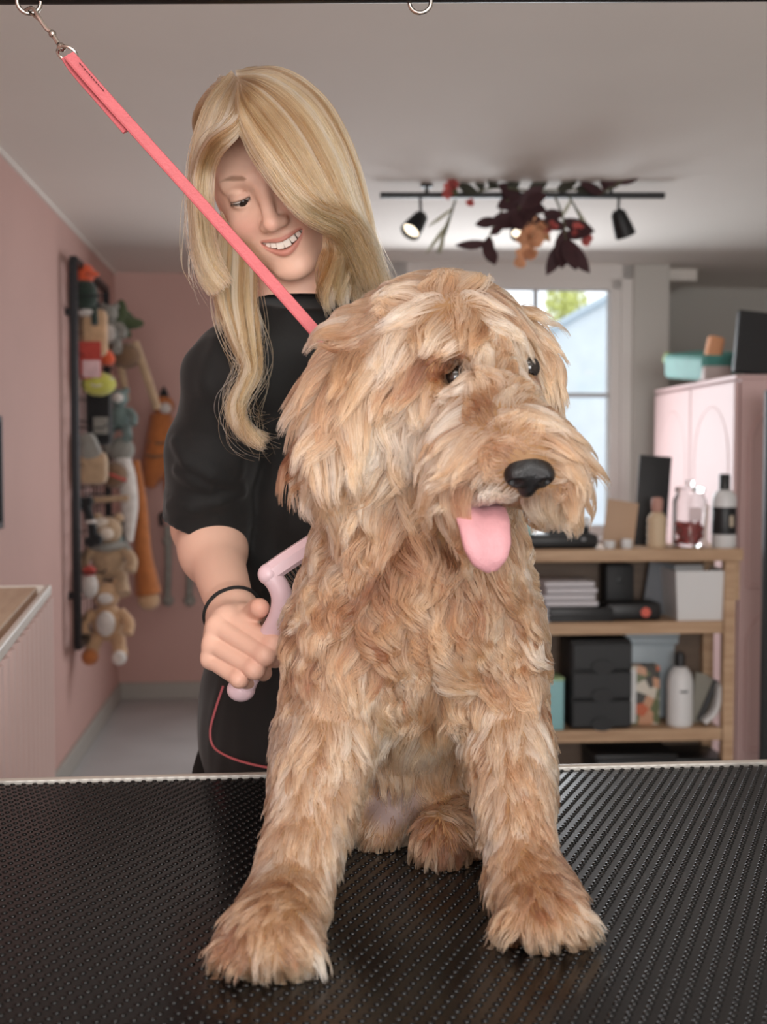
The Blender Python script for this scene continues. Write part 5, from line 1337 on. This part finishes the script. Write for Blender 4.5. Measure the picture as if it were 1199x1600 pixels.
for x in (-1, 1):
    for y in (0.02, DP - 0.02):
        bm = B(); box(bm, (x * (wdt / 2 - 0.0), y, (zt - TH_) / 2), (0.042, 0.04, zt - TH_), 0.003); obj('post', bm, M_wood, shf, smooth=False)
bm = B(); box(bm, (0, DP + 0.004, zt / 2), (wdt, 0.01, zt - 0.06)); obj('back_panel', bm, wood('brown_back', '#5b4a3d', '#6d5a4a', (2, 25, 25)), shf, smooth=False)
bm = B(); box(bm, (wdt / 2 + 0.03, 0.05, zt - 0.12), (0.03, 0.05, 0.15), 0.004); obj('cleat', bm, M_wood, shf, smooth=False)
def onshelf(name, label, cat, px, z, dy, parts, rz=0.0, group=None):
    """stand a thing on a board: px gives where along the shelf, dy how far behind its front"""
    x = rp(px, 800, sy + dy).x
    t = thing(name, label, cat, RM(x, sy + dy, z), ROOM + rz, group)
    for pn, m, fn in parts:
        bm = B(); fn(bm); obj(pn, bm, m, t)
    return t
PXM = FPX / SD                                         # pixels per metre at the shelf
M_kraft = mat('kraft_card', '#b99c83', 0.8); M_dark = mat('dark_plastic', '#1b1c1e', 0.45); M_blackcard = mat('black_card', '#1c1d1f', 0.6)
M_whitepl = mat('white_plastic', '#dcdcdc', 0.4); M_paper = mat('white_paper', '#cfccd0', 0.8); M_clear = glass('jar_glass', (0.97, 0.97, 0.97))
G3 = 'things on the top board of the wooden shelf'
top = zt
onshelf('display_card', 'brown kraft card leaning on the shelf top before a black board', 'card', 972, top, 0.10, [('card', M_kraft, lambda b: box(b, (0, 0.02, 0.085), (0.12, 0.006, 0.175), 0.001, (-0.14, 0.16, 0))), ('stand', M_kraft, lambda b: box(b, (0, 0.045, 0.06), (0.05, 0.005, 0.125), 0.001, (0.28, 0, 0)))])
onshelf('black_board', 'tall black board standing behind the kraft card on the shelf top', 'board', 1018, top, 0.20, [('board', M_blackcard, lambda b: box(b, (0.005, 0, 0.17), (0.125, 0.008, 0.34), 0.002, (-0.03, 0.07, 0))), ('foot', M_blackcard, lambda b: box(b, (-0.02, 0.0, 0.007), (0.14, 0.05, 0.014), 0.003))])
onshelf('ribbed_bottle', 'beige ribbed wooden bottle between black board and glass jar', 'bottle', 1027, top, 0.06, [('body', mat('beige_wood', '#cdb698', 0.6), lambda b: lathe(b, [(0.030, 0)] + [(0.036 if k % 2 else 0.033, 0.006 + k * 0.0135) for k in range(9)] + [(0.024, 0.128), (0.015, 0.134)], (0, 0, 0), 24)), ('cap', mat('rose_wood', '#b98c7f', 0.6), lambda b: lathe(b, [(0.016, 0.132), (0.021, 0.14), (0.022, 0.175), (0.017, 0.186), (0, 0.188)], (0, 0, 0), 20))])
def jarwall(b): lathe(b, [(0.0, 0.003), (0.056, 0.003), (0.062, 0.012), (0.062, 0.175), (0.05, 0.195), (0.05, 0.205), (0.047, 0.205), (0.047, 0.194), (0.058, 0.173), (0.058, 0.014), (0.0, 0.008)], (0, 0, 0), 28)
def treats(b):
    r = np.random.default_rng(4)
    for k in range(110):
        a, rr_, z = r.uniform(0, 6.28), 0.046 * r.random() ** 0.5, 0.022 + 0.07 * r.random(); ball(b, (rr_ * math.cos(a), rr_ * math.sin(a), z), (0.012, 0.009, 0.009), tuple(r.uniform(0, 3, 3)), seg=8)
onshelf('glass_jar', 'glass jar of red treats on the shelf top', 'jar', 1078, top, 0.09, [('jar', M_clear, jarwall), ('treats', mat('red_treat', '#b04746', 0.6), treats), ('lid', M_clear, lambda b: lathe(b, [(0.0, 0.206), (0.053, 0.206), (0.055, 0.216), (0.05, 0.224), (0.015, 0.228), (0.014, 0.238), (0.018, 0.248), (0.0, 0.252)], (0, 0, 0), 24)), ('label', mat('pale_pink_label', '#dcc9cb', 0.7), lambda b: box(b, (0.0, -0.0625, 0.125), (0.05, 0.002, 0.05), 0.0005))])
onshelf('scoop', 'pale narrow scoop standing against the jar front', 'scoop', 1102, top, 0.03, [('handle', mat('pale_handle', '#d8c6bf', 0.5), lambda b: tube(b, [(0.0, 0.0, 0.004), (0.012, 0.01, 0.16)], 0.008, 10)), ('bowl', mat('pale_handle', '#d8c6bf', 0.5), lambda b: ball(b, (0.0, 0, 0.02), (0.014, 0.008, 0.02), seg=12))])
onshelf('shampoo_bottle', 'white bottle with black cap and black label at the right end of the shelf top', 'bottle', 1132, top, 0.05, [('body', M_whitepl, lambda b: lathe(b, [(0.0, 0), (0.040, 0.0), (0.0445, 0.006), (0.0445, 0.175), (0.040, 0.198), (0.025, 0.213), (0.017, 0.216)], (0, 0, 0), 28)), ('label', M_dark, lambda b: lathe(b, [(0.0450, 0.05), (0.0453, 0.051), (0.0453, 0.150), (0.0450, 0.151)], (0, 0, 0), 28)), ('label_print', mat('tan_print', '#b9ab97', 0.7), lambda b: box(b, (0.012, -0.0452, 0.10), (0.014, 0.001, 0.04))), ('cap', M_dark, lambda b: lathe(b, [(0.0, 0.214), (0.0205, 0.214), (0.0205, 0.268), (0.017, 0.273), (0.0, 0.273)], (0, 0, 0), 24))])
for px, h, lab in ((953, 0.028, 'small white pot left of the two in front of the kraft card'), (980, 0.034, 'small white candle pot right of the two in front of the kraft card')):
    onshelf('small_pot', lab, 'pot', px, top, 0.035, [('pot', M_whitepl, lambda b: lathe(b, [(0.0, 0), (0.018, 0), (0.021, 0.004), (0.021, h), (0.018, h), (0.018, h - 0.006), (0, h - 0.006)], (0, 0, 0), 20))], group='small pots on the shelf')
def machine(b):
    box(b, (0, 0, 0.028), (0.27, 0.17, 0.056), 0.02); box(b, (0.03, 0.01, 0.066), (0.16, 0.11, 0.03), 0.012)
onshelf('label_printer', 'low black machine on the shelf top under the dog\'s muzzle', 'machine', 873, top, 0.11, [('body', M_dark, machine), ('button', mat('grey_button', '#8d9196', 0.4), lambda b: ball(b, (0.075, -0.083, 0.035), (0.01, 0.006, 0.007), seg=12)), ('paper_roll', M_whitepl, lambda b: lathe(b, [(0, 0), (0.022, 0), (0.022, 0.08), (0, 0.08)], (0.04, 0.02, 0.09), 18, (0, math.pi / 2, 0)))])
onshelf('aqua_bottle', 'small aqua bottle beside the low black machine', 'bottle', 822, top, 0.06, [('body', mat('aqua_plastic', '#a9d3cf', 0.4), lambda b: lathe(b, [(0, 0), (0.022, 0), (0.024, 0.005), (0.024, 0.07), (0.012, 0.085), (0.011, 0.10), (0, 0.10)], (0, 0, 0), 20)), ('cap', M_whitepl, lambda b: lathe(b, [(0, 0.1), (0.013, 0.1), (0.013, 0.12), (0, 0.12)], (0, 0, 0), 18))])
# middle board
mdz = zm
def bin_(b):
    t = bmesh.new(); w0, w1, h, d0, d1 = 0.092, 0.105, 0.185, 0.10, 0.115
    v = [t.verts.new(p) for p in ((-w0, -d0, 0), (w0, -d0, 0), (w0, d0, 0), (-w0, d0, 0), (-w1, -d1, h), (w1, -d1, h), (w1, d1, h), (-w1, d1, h))]
    wv = [t.verts.new((x * 0.95, y * 0.95, z)) for x, y, z in ((-w0, -d0, .01), (w0, -d0, .01), (w0, d0, .01), (-w0, d0, .01), (-w1, -d1, h), (w1, -d1, h), (w1, d1, h), (-w1, d1, h))]
    t.faces.new(v[3::-1]); t.faces.new(wv[0:4])
    for k in range(4):
        m = (k + 1) % 4; t.faces.new((v[k], v[m], v[m + 4], v[k + 4])); t.faces.new((wv[m], wv[k], wv[k + 4], wv[m + 4])); t.faces.new((v[k + 4], v[m + 4], wv[m + 4], wv[k + 4]))
    addbm(b, t)
onshelf('storage_bin', 'white plastic bin at the right of the middle board', 'bin', 1085, mdz, 0.125, [('bin', M_whitepl, bin_)])
onshelf('black_speaker', 'low black speaker with an orange red dot on the middle board', 'speaker', 986, mdz, 0.09, [('body', M_dark, lambda b: box(b, (0, 0, 0.034), (0.215, 0.12, 0.068), 0.02)), ('dot', mat('coral_button', '#d5604f', 0.5), lambda b: lathe(b, [(0, 0), (0.018, 0), (0.018, 0.006), (0, 0.006)], (0.042, -0.0585, 0.032), 18, (math.pi / 2, 0, 0)))])
onshelf('black_case', 'tall black case behind the black speaker on the middle board', 'case', 965, mdz, 0.19, [('body', M_blackcard, lambda b: box(b, (0, 0, 0.10), (0.11, 0.10, 0.20), 0.012)), ('latch', M_dark, lambda b: box(b, (0, -0.053, 0.14), (0.03, 0.008, 0.02), 0.002))])
onshelf('grey_folder', 'dark grey folder leaning between the black case and the white bin', 'folder', 1030, mdz, 0.2, [('cover', mat('grey_board', '#6f7277', 0.7), lambda b: box(b, (0, 0, 0.10), (0.10, 0.014, 0.20), 0.002, (0, 0.15, 0)))])
stk = [('towel', M_paper, lambda b: [box(b, (0.004 * (-1) ** k, 0, 0.012 + k * 0.024), (0.20 - 0.004 * k, 0.18, 0.022), 0.009) for k in range(4)])]
onshelf('black_tray', 'flat black tray under the folded white towel', 'tray', 900, mdz, 0.11, [('tray', M_dark, lambda b: [box(b, (0, 0, 0.008), (0.24, 0.2, 0.016), 0.005), box(b, (0, -0.09, 0.03), (0.24, 0.014, 0.044), 0.005), box(b, (0, 0.09, 0.03), (0.24, 0.014, 0.044), 0.005)])])
onshelf('folded_towel', 'folded white towel on the flat black tray', 'towel', 885, mdz + 0.054, 0.11, stk)
onshelf('paper_stack', 'stack of white papers lying left of the black tray', 'paper', 822, mdz, 0.06, [('sheets', M_paper, lambda b: [box(b, (0.003 * (-1) ** k, 0.002 * k, 0.005 + k * 0.010), (0.15, 0.11, 0.0095), 0.001) for k in range(5)])])
# lower board
lz = zb
du = onshelf('drawer_unit', 'black plastic unit of three drawers on the lower board', 'drawers', 934, lz, 0.10, [('body', M_blackcard, lambda b: box(b, (0, 0.01, 0.165), (0.232, 0.17, 0.33), 0.012))])
for k in range(3):
    bm = B(); box(bm, (0, -0.083, 0.058 + k * 0.106), (0.222, 0.02, 0.098), 0.006); dr_ = obj('drawer', bm, mat('black_drawer', '#232527', 0.5), du, smooth=False)
    bm = B(); t = bmesh.new(); bmesh.ops.create_cone(t, cap_ends=True, segments=24, radius1=0.042, radius2=0.042, depth=0.008)
    addbm(bm, t, Matrix.Translation((0, -0.096, 0.022 + k * 0.106)) @ Euler((math.pi / 2, 0, 0)).to_matrix().to_4x4() @ Matrix.Diagonal((1, 0.62, 1, 1))); obj('handle', bm, M_dark, dr_)
onshelf('aqua_box', 'light aqua box left of the black drawer unit', 'box', 867, lz, 0.07, [('box', mat('aqua_card', '#8fc0c4', 0.6), lambda b: box(b, (0, 0, 0.092), (0.055, 0.11, 0.184), 0.004)), ('lid', mat('green_edge', '#9fb98a', 0.6), lambda b: box(b, (0, 0, 0.188), (0.057, 0.112, 0.012), 0.003))])
def patterned():
    m = mat('printed_pack', '#a99a83', 0.5); nt = m.node_tree; b = nt.nodes['Principled BSDF']
    tc = nt.nodes.new('ShaderNodeTexCoord'); v = nt.nodes.new('ShaderNodeTexVoronoi'); v.inputs['Scale'].default_value = 26
    cr = nt.nodes.new('ShaderNodeValToRGB'); cr.color_ramp.interpolation = 'CONSTANT'
    for k, (pos, c) in enumerate(((0.0, '#6a7152'), (0.25, '#c99a7d'), (0.45, '#4c4a46'), (0.6, '#c46a4c'), (0.78, '#d3cbbd'))):
        e = cr.color_ramp.elements[k] if k < 2 else cr.color_ramp.elements.new(pos); e.position = pos; e.color = (*lin(c), 1)
    sx_ = nt.nodes.new('ShaderNodeSeparateColor'); nt.links.new(tc.outputs['Object'], v.inputs['Vector']); nt.links.new(v.outputs['Color'], sx_.inputs[0]); nt.links.new(sx_.outputs[0], cr.inputs['Fac']); nt.links.new(cr.outputs['Color'], b.inputs['Base Color'])
    return m
onshelf('printed_pack', 'pack with colourful printed front right of the drawer unit', 'pack', 1008, lz, 0.10, [('pack', patterned(), lambda b: box(b, (0, 0, 0.112), (0.115, 0.06, 0.224), 0.008)), ('white_side', M_whitepl, lambda b: box(b, (-0.048, -0.031, 0.11), (0.026, 0.004, 0.2), 0.001))])
onshelf('plastic_tub', 'clear pale plastic tub lying behind the printed pack', 'tub', 1015, lz + 0.0, 0.195, [('tub', mat('pale_tub', '#9fabb2', 0.4), lambda b: [box(b, (0, 0, 0.15), (0.19, 0.08, 0.29), 0.01), box(b, (0, -0.01, 0.305), (0.205, 0.1, 0.03), 0.008)]), ('lid', mat('pale_lid', '#b5bfc4', 0.4), lambda b: box(b, (0, -0.01, 0.328), (0.21, 0.105, 0.014), 0.005))])
onshelf('spray_bottle', 'white rounded spray bottle standing on the lower board', 'bottle', 1066, lz, 0.06, [('body', M_whitepl, lambda b: lathe(b, [(0, 0), (0.043, 0), (0.048, 0.006), (0.048, 0.165), (0.042, 0.195), (0.028, 0.216), (0.02, 0.222), (0, 0.222)], (0, 0, 0), 28)), ('badge', mat('grey_badge', '#55585c', 0.5), lambda b: box(b, (0.0, -0.048, 0.135), (0.03, 0.004, 0.008), 0.001)), ('nozzle', M_dark, lambda b: lathe(b, [(0, 0.22), (0.018, 0.22), (0.018, 0.262), (0.013, 0.275), (0, 0.275)], (0, 0, 0), 20))])
onshelf('leaning_fan', 'grey folded fan leaning beside the white spray bottle', 'fan', 1102, lz, 0.12, [('blade', mat('grey_cloth', '#8d8a80', 0.9), lambda b: prism(b, [(-0.05, 0.0), (0.01, 0.0), (0.055, 0.15), (0.0, 0.185), (-0.035, 0.19)], 0.02, Euler((math.pi / 2, 0, 0)).to_matrix().to_4x4(), 0.003)), ('spine', M_dark, lambda b: tube(b, [(-0.02, -0.022, 0.008), (0.02, -0.022, 0.10), (0.045, -0.022, 0.16)], 0.012, 8))])
onshelf('white_strip', 'white curved strip leaning on the right post of the shelf', 'strip', 1118, lz, 0.05, [('strip', M_whitepl, lambda b: tube(b, [Vector(p) for p in smoothpath([(-0.035, 0, 0.012), (0.01, 0, 0.06), (0.028, 0, 0.155)], 12)], 0, flat=(0.05, 0.018), up=(1, 0, 0)))])
# under the lower board
for px, w_, h_, lab in ((985, 0.30, 0.20, 'large black box under the lower board'), (1085, 0.19, 0.18, 'black box under the lower board beside the right post')):
    onshelf('black_box', lab, 'box', px, 0.0, 0.13, [('box', M_blackcard, lambda b: box(b, (0, 0, h_ / 2), (w_, 0.22, h_), 0.008)), ('lid', M_dark, lambda b: box(b, (0, 0, h_ + 0.008), (w_ + 0.01, 0.23, 0.018), 0.004))])
onshelf('white_cloth', 'crumpled white cloth on the floor under the shelf beside the dog', 'cloth', 885, 0.0, 0.10, [('cloth', M_paper, lambda b: [ball(b, (0, 0, 0.07), (0.10, 0.08, 0.07), seg=18), ball(b, (0.05, -0.02, 0.04), (0.09, 0.07, 0.04), (0, 0.3, 0.4), seg=14), ball(b, (-0.03, 0, 0.10), (0.05, 0.05, 0.06), seg=14)])])

# ------------------------------------------------------------------ pink cupboards on the right
wn, wf = to_room(W(1155, 592, 4.80)), to_room(W(1028, 622, 5.98))
wtop = wn.z; wv = (Vector((wf.x, wf.y, 0)) - Vector((wn.x, wn.y, 0))); wl = wv.length; wa_ = math.atan2(wv.y, wv.x)
M_cup = mat('pale_pink_cupboard', '#cfafac', 0.5, var=0.02, vscale=3)
cup = thing('pink_cupboard', 'long pale pink cupboard with arched door panels at the right', 'cupboard', RM(wn.x, wn.y, 0), ROOM + wa_)
# local x runs back along the doors; body lies on local -y
WDp = 0.42
bm = B(); box(bm, (wl / 2, -WDp / 2 - 0.01, wtop / 2 + 0.03), (wl, WDp, wtop - 0.06)); box(bm, (wl / 2, -WDp / 2, 0.03), (wl - 0.04, WDp - 0.05, 0.06)); obj('body', bm, M_cup, cup, smooth=False)
bm = B(); box(bm, (wl / 2, -WDp / 2, wtop + 0.008), (wl + 0.02, WDp + 0.03, 0.018), 0.004); obj('top_board', bm, M_cup, cup, smooth=False)
def arch(b, x0, x1, z0, z1, y, r=0.008):
    rad = (x1 - x0) / 2; pts = [(x0, y, z0)] + [((x0 + x1) / 2 - rad * math.cos(a), y, z1 - rad + rad * math.sin(a)) for a in np.linspace(0, math.pi, 20)] + [(x1, y, z0)]
    tube(b, pts, r, 8); tube(b, [(x0, y, z0), (x1, y, z0)], r, 8)
nd = 2
for k in range(nd):
    x0, x1 = k * wl / nd + 0.006, (k + 1) * wl / nd - 0.006
    bm = B(); box(bm, ((x0 + x1) / 2, 0.004, wtop / 2 + 0.035), (x1 - x0, 0.022, wtop - 0.09), 0.003); dd_ = obj('door', bm, M_cup, cup, smooth=False)
    bm = B(); arch(bm, x0 + 0.06, x1 - 0.06, 0.82, wtop - 0.10, 0.010); arch(bm, x0 + 0.06, x1 - 0.06, 0.14, 0.74, 0.010); obj('arch_moulding', bm, M_cup, dd_)
    bm = B(); ball(bm, (x1 - 0.03 if k % 2 == 0 else x0 + 0.03, 0.03, 0.78), 0.014, seg=12); obj('knob', bm, M_steel, dd_)
bm = B()
for z0, z1 in ((0.80, wtop - 0.10), (0.14, 0.72)):
    rad = (WDp - 0.1) / 2; pts = [(-0.002, -0.05, z0)] + [(-0.002, -0.05 - rad + rad * math.cos(a), z1 - rad + rad * math.sin(a)) for a in np.linspace(0, math.pi, 20)] + [(-0.002, -WDp + 0.05, z0)]
    tube(bm, pts, 0.009, 8); tube(bm, [(-0.002, -0.05, z0), (-0.002, -WDp + 0.05, z0)], 0.009, 8)
obj('side_moulding', bm, M_cup, cup)
tz = wtop + 0.018
def oncup(px, d, name, label, cat, parts, rz=0.0):
    p = to_room(W(px, 590, d)); t = thing(name, label, cat, RM(p.x, p.y, tz), ROOM + rz)
    for pn, m, fn in parts:
        bm = B(); fn(bm); obj(pn, bm, m, t, smooth=False)
    return t
oncup(1185, 4.98, 'black_monitor', 'black screen back standing on the near end of the pink cupboard', 'screen', [('panel', M_dark, lambda b: box(b, (0.02, 0, 0.135), (0.235, 0.03, 0.255), 0.006, (-0.06, 0.10, 0))), ('foot', M_dark, lambda b: box(b, (0.02, 0.03, 0.006), (0.18, 0.12, 0.012), 0.003))])
oncup(1098, 5.35, 'teal_bag', 'teal treat bag with orange print lying on the pink cupboard', 'bag', [('bag', mat('teal_pack', '#4f8f87', 0.5, var=0.1, vscale=14), lambda b: box(b, (0.0, 0, 0.075), (0.20, 0.32, 0.11), 0.02, (0.10, -0.12, 0.25))), ('print', mat('orange_print', '#c9734d', 0.6), lambda b: ball(b, (0.0, -0.145, 0.075), (0.03, 0.02, 0.03), seg=14)), ('green_seal', mat('green_seal', '#8ea265', 0.6), lambda b: box(b, (-0.075, 0.12, 0.105), (0.08, 0.12, 0.05), 0.012, (0.2, 0.2, 0.4)))])
oncup(1128, 5.12, 'orange_packet', 'small orange packet propped behind the teal bag on the cupboard', 'packet', [('packet', mat('orange_pack', '#d89a70', 0.6), lambda b: box(b, (0, 0.10, 0.125), (0.07, 0.05, 0.13), 0.015, (0, 0.2, 0))), ('base_pack', mat('pale_pack', '#b9aaa6', 0.7), lambda b: box(b, (0, 0.10, 0.03), (0.12, 0.12, 0.06), 0.01))])
bp_ = to_room(W(1212, 900, 4.5))
bpo = thing('display_stand', 'tall black display stand beside the near end of the pink cupboard', 'stand', RM(bp_.x, bp_.y, 0), ROOM)
bm = B(); box(bm, (0.0, 0, 0.79), (0.095, 0.03, 1.54), 0.004); obj('panel', bm, M_blackcard, bpo, smooth=False)
bm = B(); box(bm, (0.0, 0, 0.012), (0.10, 0.25, 0.024), 0.004); obj('foot', bm, M_dark, bpo, smooth=False)
